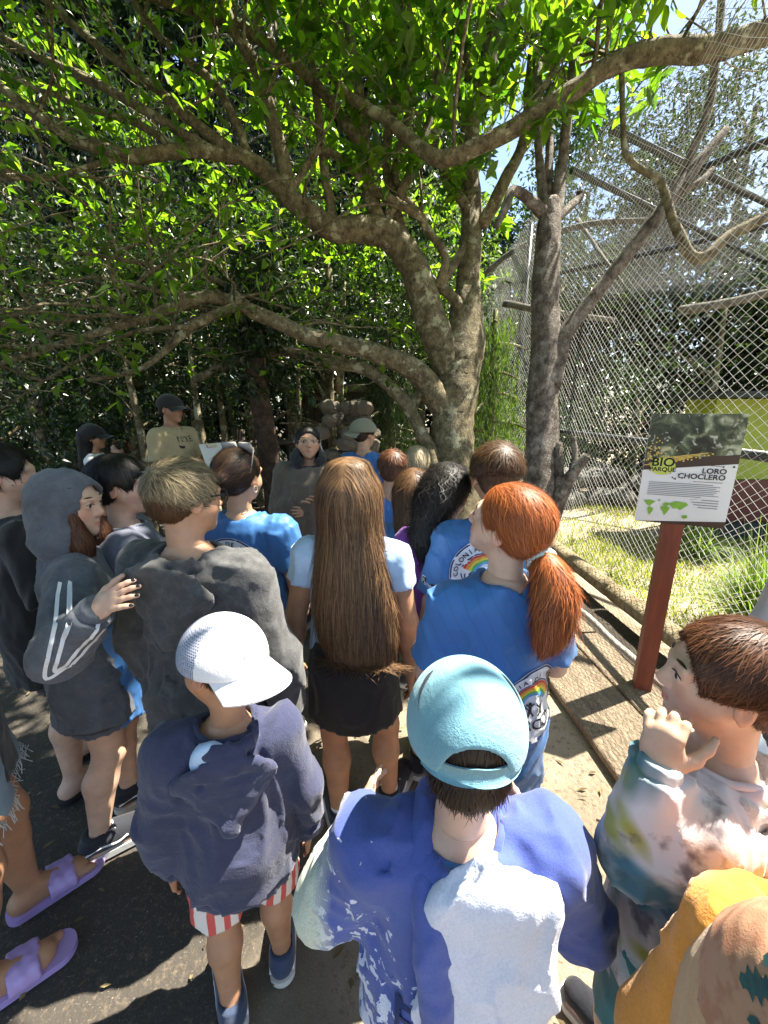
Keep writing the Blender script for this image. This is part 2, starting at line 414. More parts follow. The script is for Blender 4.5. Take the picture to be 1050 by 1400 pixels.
for kx,(xc,w_) in enumerate(((.20,.235),(-.115,.36))):
    for ky in range(-1,5):
        link('plank', pm[w_], walk, (xc+random.uniform(-.004,.004), (ky-.3)*2+kx*.6, .03+random.uniform(-.003,.003)), (random.uniform(-.006,.006),random.uniform(-.01,.01),random.uniform(-.004,.004)))
b = MB(); pts = np.array([[.345+.008*math.sin(k*.7),-2+k*.13,.07+.006*math.sin(k*1.7)] for k in range(85)]); b.tube(pts, .022, 8, rough=.12, seed=4)
b.build('edge_rope', M('grey_rope', (.33,.31,.28), .95, bump=.6, bscale=160), walk)
lograil = tag(empty('log_rail', (1.92,4,0)), 'long round timber rail lying low along the foot of the aviary mesh', 'rail')
LOGM = bark('pale_log', (.20,.16,.09),(.36,.29,.17),(.48,.40,.26), sc=.6)
for k,(a,c_) in enumerate((((2.06,-.3),(1.93,3.05)),((1.925,3.1),(1.86,6.4)),((1.855,6.45),(1.8,9.8)))):
    pts = np.linspace((a[0]-1.92,a[1]-4,.17),(c_[0]-1.92,c_[1]-4,.17),24); MBk = MB(); MBk.tube(pts,.075,14,rough=.03,seed=k); MBk.build('log', LOGM, lograil)
for yy in (.9,2.55,4.6,6.2,8.2):
    MBk = MB(); MBk.tube(np.array([(2.0-.04*(yy-1)-1.95+.02,yy-4,-.1),(2.0-.04*(yy-1)-1.95+.02,yy-4,.115)]),.06,10,rough=.05,seed=3); MBk.build('support_stub', LOGM, lograil)
SOIL = M('dark_damp_soil', (.045,.036,.026), .95, .5, 25, .8, 60, .02)
nn = 60; xs = np.linspace(1.63,1.99,8); ys = np.linspace(-.5,10,nn); X,Y = np.meshgrid(xs,ys,indexing='ij')
Z = .008+.012*np.random.default_rng(1).normal(size=X.shape)*(1); Z = np.maximum(Z,.004); i=(np.arange(7)[:,None]*nn+np.arange(nn-1)[None]).ravel()
tag(link('soil_strip', mesh('soil_strip', np.stack([X-.045*(Y-1.0)*(Y>1),Y,Z],-1).reshape(-1,3), np.stack([i,i+nn,i+nn+1,i+1],-1), SOIL)), kind='structure')

# ---------------------------------------------------------------- aviary
WX = 2.08; RZ = 4.25
av = tag(empty('aviary', (WX,5,0)), 'tall walk-in aviary of white diamond netting on dark pipe frame', 'aviary')
WIRE = simple('white_net_cord', (.60,.60,.58), .55, .1, 20, 0)
PIPE = simple('dark_painted_pipe', (.035,.04,.04), .35, .4, 12, .2, 60, .002)
def net(name, o, ex, ey, Lx, Ly, px_, py_, r, seed):
    """diamond net of real cords on the plane o + a*ex + b*ey"""
    g = np.random.default_rng(seed); b = MB(); o,ex,ey = (np.asarray(a,float) for a in (o,ex,ey)); nz = np.cross(ex,ey)
    slope = py_/px_
    for sgn in (1,-1):
        for k in range(int(-Ly/slope/px_)-1, int((Lx+Ly/slope)/px_)+2):
            a0 = k*px_ + g.normal(0,.003)
            # cord: a = a0 + sgn*b/slope, b in 0..Ly
            bb = np.linspace(0,Ly,26); aa = a0+sgn*bb/slope; m = (aa>=0)&(aa<=Lx)
            if m.sum()<2: continue
            bb,aa = bb[m],aa[m]
            wob = g.normal(0,.006,len(aa)); sag = .05*np.sin(aa*1.3)*np.sin(bb*1.1)
            pts = o+ex*(aa+wob)[:,None]+ey*(bb+g.normal(0,.004,len(bb)))[:,None]+nz*(sag+sgn*r*.8)[:,None]
            b.tube(pts, r, 3, caps=False)
    return b.build(name, WIRE, av, smooth=True)
O = np.array([WX,5,0])
tag(net('wall_net', (0.0,-5.2,.1), (0,1,0), (0,0,1), 17, RZ-.1, .074, .058, .0017, 1), kind='stuff')
tag(net('roof_net', (0,-5.2,RZ), (0,1,0), (1,0,0), 15, 9, .074, .058, .0012, 2), kind='stuff')
def pipe(a, b_, r, name='pipe', mt=PIPE, parent=av, off=O, n=10):
    m = MB(); m.tube(np.linspace(np.array(a)-off, np.array(b_)-off, 3), r, n); return m.build(name, mt, parent)
pipe((WX+.03,-.2,1.40),(WX+.03,17,1.40),.03,'rail_pipe')
pipe((WX+.03,-.2,RZ),(WX+.03,17,RZ),.006,'eave_cable')
for yy in (0.1,6.6,10.2,14): pipe((WX+.06,yy,-.1),(WX+.06,yy,RZ),.035,'post_pipe')
for (a,b_) in (((2.12,4.45),(9,7.9)),((2.05,5.1),(9,9.2)),((2.1,9.7),(9,3.0)),((3.3,5.3),(4.6,3.2)),((2.1,1.2),(9,2.2)),((2.1,12.5),(9,13.5))):
    pipe((*a,RZ-.07),(*b_,RZ-.07),.034,'rafter_pipe')
# painted shelter inside the aviary: green above, maroon below
sh = tag(empty('painted_shelter', (5.2,5.2,0)), 'low shelter inside the aviary painted lime green above maroon', 'shelter')
GRN = M('lime_green_paint', (.28,.36,.015), .5, .12, 6, .15); MRN = M('maroon_paint', (.10,.012,.012), .5, .2, 6, .15); DRK = M('dark_plinth', (.02,.03,.028), .8)
def bxo(name, c, d, mt, par, rz=0):
    m = MB(); m.box(c, d, np.array(Matrix.Rotation(rz,3,'Z'))); return m.build(name, mt, par, smooth=False)
bxo('upper_wall',(.9,.1,1.28),(4.0,.5,1.0),GRN,sh); bxo('lower_wall',(.9,.08,.50),(4.02,.54,.55),MRN,sh); bxo('plinth',(.9,.05,.1),(4.05,.62,.24),DRK,sh); bxo('roof_slab',(.8,-.1,1.82),(4.5,1.2,.06),DRK,sh)
sh2 = tag(empty('painted_hut', (3.0,11.5,0)), 'olive green hut far back behind the netting', 'hut')
bxo('wall',(0,0,.9),(1.6,1.6,1.8),M('olive_paint',(.20,.24,.03),.6,.2,5,.2),sh2); bxo('roof_slab',(0,0,1.85),(2,2,.08),DRK,sh2)
# rock ledge in the shade at the back of the grass
ROCK = simple('grey_rock', (.17,.165,.15), .9, .5, 5, .8, 25, .04)
def rock_mesh(seed, sub=3):
    g = np.random.default_rng(seed); v = rdir(1,g)
    k = 10; th = np.linspace(0,np.pi,k); ph = np.linspace(0,2*np.pi,12,endpoint=False)
    A = np.stack([np.sin(th)[:,None]*np.cos(ph), np.sin(th)[:,None]*np.sin(ph), np.cos(th)[:,None]+0*ph],-1).reshape(-1,3)
    d = np.ones(len(A))
    for _ in range(9):
        nrm_ = rdir(1,g)[0]; d = np.minimum(d, np.where(A@nrm_>.05, g.uniform(.62,.9)/np.maximum(A@nrm_,.05), 9))
    A = A*(d*(1+.06*vn(A[:,0]*4+seed,A[:,1]*4,A[:,2]*4)))[:,None]
    i = np.arange(k-1)[:,None]*12; j = np.arange(12)[None]; j2=(j+1)%12
    return A, np.stack([i+j,i+12+j,i+12+j2,i+j2],-1).reshape(-1,4)
ROCKS = [mesh('stone', *rock_mesh(s), ROCK, smooth=False) for s in range(6)]
ledge = tag(empty('rock_ledge', (3.6,6.7,0)), 'shaded grey rock ledge behind the sunlit grass in the aviary', 'rocks')
for k in range(26):
    o = link('stone', random.choice(ROCKS), ledge, (-1.4+k%13*.42+random.uniform(-.1,.1), random.uniform(-.1,.5)+.05*(k%13), .12+.3*(k//13)))
    o.scale = (random.uniform(.25,.4),random.uniform(.25,.4),random.uniform(.16,.24)); o.rotation_euler = (random.uniform(-.3,.3),random.uniform(-.3,.3),random.uniform(0,6))
# perches
PERCH = bark('bleached_wood', (.12,.105,.085),(.24,.215,.18),(.36,.33,.28))
perches = (((640,395,7.5),(700,345,6.5),(790,310,5.2),(900,300,4.6),'long pale perch log crossing behind the dead trunk'),
           ((690,415,5.5),(760,428,5.0),(840,438,4.6),None,'short pale perch log with a cut end'),
           ((790,300,6),(820,345,5.6),(850,385,5.2),None,'forked pale perch branch under the roof'),
           ((930,425,4.3),(990,415,4.0),(1050,400,3.8),(1120,380,3.6),'pale perch log near the shelter'))
for k,p in enumerate(perches):
    pts = cat([P(*q) for q in p[:4] if q], 6); m = MB(); rr = np.linspace(.05,.03,len(pts))*(1 if k!=2 else .6); m.tube(pts, rr, 10, rough=.07, seed=k)
    tag(m.build('perch', PERCH), p[4], 'perch', 'perches in the aviary')
# grass in the aviary
g = np.random.default_rng(5)
def grass(name, xs, ys, n, hgt, mt, parent=None, lean=.5):
    p = np.stack([g.uniform(*xs,n), g.uniform(*ys,n), np.full(n,-.01)],1)
    keep = vn(p[:,0]*1.3,p[:,1]*1.3,p[:,2])+g.uniform(-.5,.5,n) > -.45; p = p[keep]; n = len(p)
    d = rdir(n,g)*lean; d[:,2] = 1
    V,q = leaf_geo(p,d,rdir(n,g),hgt*g.uniform(.4,1.3,n),np.full(n,.012),.25)
    return link(name, mesh(name,V,q,mt), parent)
GRASS = leafmat('dry_lit_grass', (.17,.20,.035),(.34,.33,.09), .35, .7)
tag(grass('grass', (2.12,7), (1.2,7), 42000, .075, GRASS), 'short sunlit yellow-green grass inside the aviary', 'grass', kind='stuff')
tuft_m = leafmat('pampas_blade', (.10,.17,.035),(.30,.36,.14), .3, .5)
def tuft(loc, n, L, label, seed):
    g2 = np.random.default_rng(seed); e = tag(empty('ornamental_grass', loc), label, 'grass tuft')
    b = MB(); a = g2.uniform(0,6.28,n); sp = g2.uniform(.1,1,n); ln = L*g2.uniform(.6,1.2,n); t = np.linspace(0,1,7)
    Pt = np.zeros((n,7,3)); rr = ln[:,None]*sp[:,None]*.85*t**1.3
    Pt[...,0] = np.cos(a)[:,None]*rr+g2.normal(0,.06,n)[:,None]; Pt[...,1] = np.sin(a)[:,None]*rr+g2.normal(0,.06,n)[:,None]
    Pt[...,2] = ln[:,None]*(t*(1.15-.3*sp[:,None])-sp[:,None]*.62*t**2.4)
    Sd = np.stack([-np.sin(a),np.cos(a),np.zeros(n)],1)[:,None]*np.ones((1,7,1))
    V,q = ribbons(Pt,Sd,np.full(n,.010)); tag(link('blades', mesh('blades',V,q,tuft_m), e), kind='stuff')
c0 = PX(985,800,2.75); tuft((2.78,2.62,0), 900, .75, 'big arching tuft of long grass just behind the netting', 1)
tuft((3.6,4.3,0), 350, .45, 'smaller grass tuft farther back in the aviary', 2)

# ---------------------------------------------------------------- signboard
def text_geo(s, size):
    c = bpy.data.curves.new('txt','FONT'); c.body = s; c.size = size; c.align_x = 'LEFT'; c.resolution_u = 3
    o = bpy.data.objects.new('txt', c); COL.objects.link(o); me = o.to_mesh(); me.calc_loop_triangles()
    V = np.array([v.co[:] for v in me.vertices]).reshape(-1,3); T = np.array([t.vertices[:] for t in me.loop_triangles]).reshape(-1,3)
    o.to_mesh_clear(); bpy.data.objects.remove(o); bpy.data.curves.remove(c); return V[:,:2], T
SIGN_C = P(952,645,1.96); 
yaw = R(-24)
post = tag(empty('information_sign', (SIGN_C[0]-.02,SIGN_C[1]+.03,0), yaw), 'parrot information sign reading LORO CHOCLERO on a red-brown post', 'sign')
sz = SIGN_C[2]; WS,HS = .385,.56
m = MB(); m.box((-.01,.055,(sz-.02)/2-.03),(.085,.085,sz+.02)); m.build('post', (lambda t: (t.col(t.ramp(t.noise(8,6,.6,co=t.co(scale=(3,3,.35))),[(.3,(.13,.028,.014)),(.7,(.25,.06,.03))])), t.bump(t.noise(40,6,.7,co=t.co(scale=(1,1,.1))),.4,.004), t.set(Roughness=.55))[-1])(NT('red_brown_stain')), post, smooth=False)
m = MB(); m.box((0,0,sz),(WS,.008,HS)); panel = m.build('panel', M('sign_white',(.78,.78,.77),.3,.03,5,0), post, smooth=False)
def flat(name, polys, mts, par, y, org=(0,0)):
    """flat print: polys = [(verts2d, faces, material index)] on the sign's face"""
    b = MB()
    for V2,Fc,mi in polys:
        V2 = np.asarray(V2,float); V3 = np.stack([V2[:,0]+org[0], np.full(len(V2),y), V2[:,1]+org[1]],1)
        Fc = np.asarray(Fc); b.add(V3, Fc if Fc.shape[1]==4 else None, Fc if Fc.shape[1]==3 else None, mi)
    return b.build(name, mts, par, smooth=False)
def rect(x0,x1,z0,z1): return [[x0,z0],[x1,z0],[x1,z1],[x0,z1]], [[0,1,2,3]]
def disc(x,z,r,n=14): return [[x,z]]+[[x+r*math.cos(k*2*math.pi/n), z+r*math.sin(k*2*math.pi/n)] for k in range(n)], [[0,1+k,1+(k+1)%n] for k in range(n)]
def strip(pts, wd):
    pts = np.asarray(pts,float); t = np.gradient(pts,axis=0); nn_ = np.stack([-t[:,1],t[:,0]],1); nn_ /= np.linalg.norm(nn_,axis=1,keepdims=True)
    V = np.vstack([pts-nn_*wd/2, pts+nn_*wd/2]); k = len(pts); return V, [[i,i+1,k+i+1,k+i] for i in range(k-1)]
def photo_mat():
    t = NT('leaf_photo_print'); f = t.noise(11,4,.55,dist=1.2); v = t.noise(30,3,.5,co=t.co(loc=(5,2,1)),dist=.8)
    c = t.ramp(f,[(.36,(.008,.012,.007)),(.46,(.03,.045,.02)),(.55,(.10,.12,.06)),(.66,(.42,.45,.30))])
    t.col(t.mix(t.ramp(v,[(.60,0),(.7,1)]), c, (.5,.52,.42))); return t.set(Roughness=.3)
SM = [photo_mat(), M('sign_brown',(.045,.022,.012),.4,.2,20,0), M('sign_gold',(.75,.52,.10),.4,.1,20,0), M('sign_ink',(.02,.018,.02),.5,.1,20,0), M('sign_grey_text',(.22,.22,.22),.5,.1,20,0), M('sign_map_green',(.22,.45,.04),.5,.15,20,0), M('sign_lime',(.55,.62,.10),.5,.1,20,0)]
x0,x1 = -WS/2,WS/2; z0,z1 = sz-HS/2,sz+HS/2
pl = [([[x0,z1-.27],[x1,z1-.235],[x1,z1],[x0,z1]], [[0,1,2,3]], 0)]
foot = [([[x0,z0],[x0+.0,z0],[x1,z0],[x1,z0+.035],[x0+.1,z0+.008]],[[1,2,3],[1,3,4]],1)]
flat('photo_print', pl, SM, panel, -.0045); flat('brown_foot', foot, SM, panel, -.0046)
band = [([[x0,z1-.285],[x1,z1-.235],[x1,z1-.19],[x0,z1-.235]],[[0,1,2,3]],1)]
flat('brown_band', band, SM, panel, -.0055)
g3 = np.random.default_rng(8); pr = []
for k in range(70):
    xx = x0+.008+abs(g3.normal(0,.05)); zz = z1-.235+abs(g3.normal(0,.045)); pr.append((*disc(xx,zz,.0033,8),2))
for k in range(5): pr.append((*strip([[x0+.0+.02*k,z1-.26+.010*k],[x0+.14+.03*k,z1-.235+.012*k]],.004),2))
for k in range(9): pr.append((*disc(x0+.15+.016*k, z1-.235+.004*k+g3.uniform(-.008,.012),.004,8),2))
# map of the world, simplified outlines
def blob(pts, mi=5):
    pts = np.array(pts); c_ = pts.mean(0); V = np.vstack([c_,pts]); n_ = len(pts); return V, [[0,1+k,1+(k+1)%n_] for k in range(n_)], mi
mo = np.array([x0+.025, z0+.042])
for q in ([(0,.075),(.03,.078),(.055,.072),(.04,.058),(.03,.045),(.018,.052),(.006,.066)], [(.03,.044),(.05,.032),(.045,.015),(.035,-.005),(.028,.012),(.022,.032)],
          [(.085,.06),(.1,.072),(.118,.064),(.11,.054),(.094,.052)], [(.082,.05),(.105,.052),(.12,.042),(.112,.02),(.1,.0),(.092,.022),(.08,.036)],
          [(.112,.066),(.14,.08),(.185,.076),(.195,.064),(.18,.05),(.165,.035),(.15,.044),(.135,.04),(.12,.056)], [(.178,.008),(.198,.012),(.202,-.002),(.188,-.010),(.176,-.002)], [(.06,.08),(.075,.084),(.07,.072)]):
    pr.append(blob(np.array(q)*1.0+mo))
for k,wd in enumerate((.27,.30,.285,.30,.29,.28,.30,.23)): pr.append((*rect(x0+.035, x0+.035+wd, z1-.347-.0092*k, z1-.3437-.0092*k),4))
for k,wd in enumerate((.07,.11,.1,.08)): pr.append((*rect(x1-.045-wd, x1-.045, z0+.135-.013*k, z0+.139-.013*k),4))
pr.append((*rect(x1-.165,x1-.045,z1-.333,z1-.330),4)); pr.append((*strip([[x0+.22,z0+.135],[x1-.13,z0+.142]],.0015),4)); pr.append((*strip([[x1-.15,z1-.245],[x1-.05,z1-.252]],.002),3)); pr.append((*disc(x1-.055,z1-.252,.004),3)); pr.append((*disc(x1-.015,z1-.25,.005),3))
for k in range(9): pr.append((*disc(x0+.13+g3.uniform(-.02,.05), z1-.30+g3.uniform(-.03,.015),.003,8),3))
flat('fine_print', pr, SM, panel, -.0068)
tx = []
def put(s, size, x, z, mi, right=False, bold=0):
    V,T = text_geo(s,size); 
    if right: V = V-[V[:,0].max(),0]
    for dx,dz in ([(0,0)] if not bold else [(0,0),(bold,0),(0,bold),(bold,bold)]): tx.append((V+[x+dx,z+dz],T,mi))
put('LORO',.036,x1-.04,z1-.288+.0,3,True,.0012); put('CHOCLERO',.036,x1-.04,z1-.318,3,True,.0012)
flat('heading_print', tx, SM, panel, -.0072)
tx = [(*disc(x0+.082,z1-.262,.055,20),6)]; flat('logo_badge', [(np.array(tx[0][0])*[1,.8]+[0,.2*(z1-.262)],tx[0][1],6)], SM, panel, -.0078)
tx = []; put('BIO',.062,x0+.03,z1-.262,3,False,.002); put('PARQUE',.03,x0+.026,z1-.288,3,False,.0012)
for k,q in enumerate(tx): pass
flat('logo_print', tx, SM, panel, -.0088)

# dark earth under the wood
nn=40; xs=np.linspace(-22,1.5,nn); ys=np.linspace(0,1,nn)**1.5*34+4.6; X,Y=np.meshgrid(xs,ys,indexing='ij'); Y=Y+.35*vn(X*1.2,X*0,X*0)*(Y<6)
Z=.03+.05*vn(X*.7,Y*.7,X*0); Z[:,0]=-.03; i=(np.arange(nn-1)[:,None]*nn+np.arange(nn-1)[None]).ravel()
def floor_mat():
    t=NT('forest_floor'); t.col(t.ramp(t.noise(6,8,.7),[(.3,(.03,.024,.016)),(.55,(.085,.066,.045)),(.75,(.16,.13,.09))])); t.bump(t.noise(30,8,.7),1,.04); return t.set(Roughness=.95)
tag(link('forest_floor',mesh('forest_floor',np.stack([X,Y,Z],-1).reshape(-1,3),np.stack([i,i+nn,i+nn+1,i+1],-1),floor_mat())),kind='structure')
# ================================================================== TREES
BARK = bark('mossy_bark', (.085,.068,.034),(.22,.18,.10),(.37,.31,.18), lichen=(.52,.50,.33))
DEAD = bark('dead_grey_wood', (.06,.045,.034),(.19,.155,.125),(.38,.335,.29), sc=.8)
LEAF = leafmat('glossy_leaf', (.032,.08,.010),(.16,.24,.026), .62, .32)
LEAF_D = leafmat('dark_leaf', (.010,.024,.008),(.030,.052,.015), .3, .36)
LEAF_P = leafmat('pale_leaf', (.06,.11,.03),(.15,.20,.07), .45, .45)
def pxlimb(pts, n=6):
    """pts: (px,py,depth,radius in photo pixels) -> centreline and radii"""
    A = cat([[*P(a,b,c), r*c/F] for a,b,c,r in pts], n); return A[:,:3], A[:,3]
tree = tag(empty('spreading_tree', (P(620,600,4.1)[0],P(620,600,4.1)[1],0)), 'old spreading broadleaf tree with lichen-covered curving limbs over the crowd', 'tree')
TO = np.array(tree.location)
LIMBS = {
 'trunk': [(655,925,4.0,52),(645,800,4.0,44),(628,700,4.05,40),(618,600,4.1,37),(625,520,4.1,37),(634,465,4.1,34),(640,400,4.1,24)],
 'l1': [(628,540,4.1,30),(590,440,4.0,30),(562,360,3.9,28),(522,318,3.8,27),(455,312,3.7,22),(398,272,3.6,19),(345,222,3.5,15),(270,206,3.4,13),(180,214,3.3,13),(90,185,3.2,10),(-20,105,3.1,8)],
 'r1': [(638,420,4.1,24),(643,350,4.1,21),(645,280,4.15,20),(640,200,4.1,19),(655,120,4.0,18),(678,40,3.9,17),(692,-80,3.8,14)],
 'b3': [(440,90,3.4,7),(490,140,3.3,9),(545,175,3.2,11),(598,216,3.1,14),(660,196,3.0,15),(740,150,2.9,16),(830,95,2.8,17),(900,70,2.7,20),(970,66,2.65,21),(1070,36,2.6,21)],
 'l2': [(612,560,4.05,26),(565,505,3.9,21),(500,478,3.8,18),(430,462,3.7,16),(360,432,3.6,14),(298,406,3.5,12),(245,418,3.4,11),(180,442,3.3,8),(90,468,3.2,7),(-20,505,3.1,5)],
 'l2b': [(322,418,3.5,9),(262,445,3.45,9),(225,480,3.4,7),(190,505,3.3,5),(120,520,3.2,4)],
 'l3': [(612,735,3.9,17),(596,640,3.95,14),(570,580,4,13),(545,540,4,13),(500,505,4.05,12),(450,497,4.1,11),(390,480,4.1,10),(330,492,4.1,9),(265,520,4.1,7)],
 'l3b': [(560,565,4,13),(575,540,4.05,10),(598,560,4.1,14)],
 'u1': [(400,276,3.6,16),(380,195,3.5,14),(352,100,3.4,13),(322,45,3.3,11),(290,-30,3.2,9)],
 'm1': [(525,325,3.8,15),(503,250,3.75,14),(495,170,3.7,12),(487,95,3.6,9),(462,-20,3.5,8)],
 'm1b': [(494,200,3.7,12),(455,145,3.6,10),(400,88,3.5,10),(330,38,3.4,10),(240,8,3.3,8),(150,-20,3.2,6)],
 'u2': [(360,235,3.5,12),(285,185,3.4,11),(225,130,3.35,9),(150,75,3.3,8),(50,-10,3.2,6)],
 'u3': [(290,207,3.4,9),(215,160,3.4,9),(120,108,3.4,8),(40,70,3.4,6),(-30,30,3.4,5)],
 'm2': [(640,330,4.1,10),(600,390,3.95,9),(608,350,3.9,8),(575,300,3.85,8),(540,240,3.8,7),(560,150,3.7,7),(565,60,3.7,6),(555,-30,3.7,5)],
 'm3': [(658,310,4.1,13),(690,250,3.9,12),(715,190,3.8,10),(725,100,3.7,9),(738,-20,3.6,8)],
 'm4': [(655,150,4,11),(700,75,3.8,11),(760,20,3.6,11),(810,-30,3.5,9)],
 'm5': [(600,390,4,10),(630,420,4.0,11),(640,450,4.1,11)],
 'h1': [(850,95,2.8,5),(853,190,2.8,5),(865,222,2.8,6),(905,252,2.8,7),(925,312,2.8,9),(955,352,2.8,11),(1005,318,2.75,10),(1070,285,2.7,10)],
 'h2': [(715,170,2.9,5),(760,90,2.95,6),(785,50,3.0,6),(830,75,3.0,4)],
 'v1': [(556,345,3.9,11),(528,220,3.85,10),(545,90,3.8,9),(530,-30,3.8,7)], 'v2': [(645,300,4.1,10),(596,200,3.95,9),(612,70,3.9,8),(622,-30,3.9,7)],
 'v3': [(455,312,3.7,10),(440,205,3.65,9),(428,95,3.6,8),(395,-30,3.5,7)], 'v4': [(345,222,3.5,9),(300,125,3.4,8),(215,45,3.3,7),(165,-30,3.2,6)], 'v5': [(520,315,3.8,10),(562,235,3.75,9),(598,120,3.7,8),(604,-20,3.7,6)], 'v6': [(655,130,4,9),(630,60,3.9,8),(640,-30,3.9,6)], 'v7': [(250,207,3.4,8),(180,165,3.4,7),(100,140,3.4,6),(-20,90,3.4,5)],
 's1': [(395,270,3.6,7),(440,205,3.6,7),(520,265,3.7,9),(585,300,3.8,7)],
 's2': [(255,412,3.4,5),(230,375,3.4,5),(170,355,3.4,4),(100,345,3.3,3)],
 's3': [(350,425,3.6,5),(300,385,3.6,5),(255,370,3.6,4),(210,330,3.6,3)],
 's4': [(200,440,3.3,5),(140,430,3.2,4),(60,445,3.1,3),(-10,440,3.1,3)],
 's5': [(260,447,3.4,5),(180,455,3.4,4),(95,500,3.3,3),(0,560,3.2,2)],
 's6': [(300,400,3.5,4),(225,400,3.4,4),(140,380,3.3,3),(50,390,3.2,2)],
 's7': [(180,215,3.3,6),(130,225,3.25,5),(60,245,3.2,4),(0,240,3.1,3)],
 's8': [(90,190,3.2,5),(40,150,3.1,5),(-20,140,3.1,4)],
}
axes = {}
for k,(nm,pts) in enumerate(LIMBS.items()):
    A,r = pxlimb(pts, 8); 
    A = A + .012*np.stack([vn(A[:,0]*7+k,A[:,1]*7,A[:,2]*7), vn(A[:,0]*7,A[:,1]*7+k,A[:,2]*7+5), vn(A[:,0]*7+9,A[:,1]*7,A[:,2]*7+k)],1)*np.minimum(1,r/.05)[:,None]
    if nm=='trunk': A[0,2] = -.15
    axes[nm] = (A,r); m = MB(); m.tube(A-TO, r*(.80 if nm=='trunk' else .69), 14 if r.max()>.08 else 9, rough=.07, seed=k)
    m.build('trunk' if nm=='trunk' else 'limb', BARK, tree)
g = np.random.default_rng(11)
def grow(axs, n, ln, r0, parent, off, g, bend=.3, up=.1, name='twigs', mt=BARK, steps=6):
    """many small twigs off the limbs, one part; returns tip segments"""
    b = MB(); segs = []
    tot = np.concatenate([a for a in axs]); 
    for _ in range(n):
        p = tot[g.integers(0,len(tot))].copy(); d = rdir(1,g)[0]; d[2] = abs(d[2])*.5+up; d /= np.linalg.norm(d); L = ln*g.uniform(.5,1.3); pts=[p.copy()]
        for s_ in range(steps):
            d = d+rdir(1,g)[0]*bend; d /= np.linalg.norm(d); p = p+d*L/steps; pts.append(p.copy())
            if s_>1: segs.append((p.copy(),d.copy()))
        b.tube(np.array(pts)-off, np.linspace(r0,r0*.35,steps+1), 4, caps=False)
    tag(b.build(name, mt, parent), kind='stuff'); return np.array([s[0] for s in segs]), np.array([s[1] for s in segs])
up_ax = [axes[k][0][len(axes[k][0])//3:] for k in ('r1','u1','m1','m1b','m2','m3','m4','h2','b3','v1','v2','v3','v4','v5','v6')]
lf_ax = [axes[k][0][len(axes[k][0])//3:] for k in ('l1','l2','l2b','u2','u3','s1','s2','s3','s4','s5','s6','s7','s8','l3')]
s1p,s1d = grow(up_ax, 46, 1.5, .016, tree, TO, g, up=.5, steps=9, bend=.22, name='sub_limbs')
s2p,s2d = grow(lf_ax, 60, 1.3, .014, tree, TO, g, up=.05, steps=9, bend=.25, name='sub_limbs')
up_ax.append(s1p); lf_ax.append(s2p)
pu,du = grow(up_ax, 270, .8, .007, tree, TO, g, up=.35)
plo,dlo = grow(lf_ax, 330, .7, .006, tree, TO, g, up=.05)
# the high crown: over the limbs in view and on over the crowd (its shade falls on the left of the path)
def canopy_pts(n, g, y0, y1):
    out = []
    while len(out) < n:
        x,y,z = g.uniform(-4.5,1.7), g.uniform(y0,y1), g.uniform(3.25,6.2 if y1<5 else 5.2)
        e = x-.493*(z-1.2); yy = y-.2*(z-1.2)          # where its shade falls at shoulder height
        lim = -.62+.22*math.sin(yy*2.3+1)+.16*math.sin(yy*5.1) if yy < 2.6 else .35
        if e > lim: continue
        if vn(np.array(e*2.6),np.array(yy*2.6),np.array(.0)) < (-.30 if e<-1.3 else .08): continue
        # keep the sight line of the photo open close to the lens
        if y1<5 and y>0 and z-CAM_H < .80*y+.35: continue
        out.append((x,y,z))
    return np.array(out)
cp = np.concatenate([canopy_pts(4600, g, -1.5, 4.4), canopy_pts(330, g, 4.0, 8.5)])
mb = MB()
parts = [twig_leaves(pu, du, g, 5, .24, .165, .07, .15, True), twig_leaves(plo[::4], dlo[::4], g, 3, .2, .13, .055), twig_leaves(cp, rdir(len(cp),g)*np.array([1,1,.3]), g, 9, .42, .15, .064, .2)]
for V,q in parts: mb.add(V-TO, q)
crown = tag(mb.build('crown', LEAF, tree, smooth=False), kind='stuff')
# the biggest single leaves in view, each its own piece
V,q = leaf_geo([[0,0,0]],[[0,1,0]],[[0,0,1]],[1.],[.42],.15,True); leaf_me = mesh('leaf',V,q,LEAF,smooth=False)
cand = [(232,125,2.6),(270,150,2.6),(195,75,2.7),(100,145,2.6),(330,5,2.5),(215,20,2.6),(350,135,2.8),(245,195,2.9)]
for k in range(230):
    if k < len(cand): p = P(*cand[k])
    else:
        src = pu if k%3 else plo; p = src[g.integers(0,len(src))]+g.normal(0,.06,3)
    o = link('leaf', leaf_me, tree, p-TO, (g.uniform(-1.4,.6),g.uniform(-.8,.8),g.uniform(0,6.3))); s_ = g.uniform(.09,.17); o.scale = (s_,s_,s_)
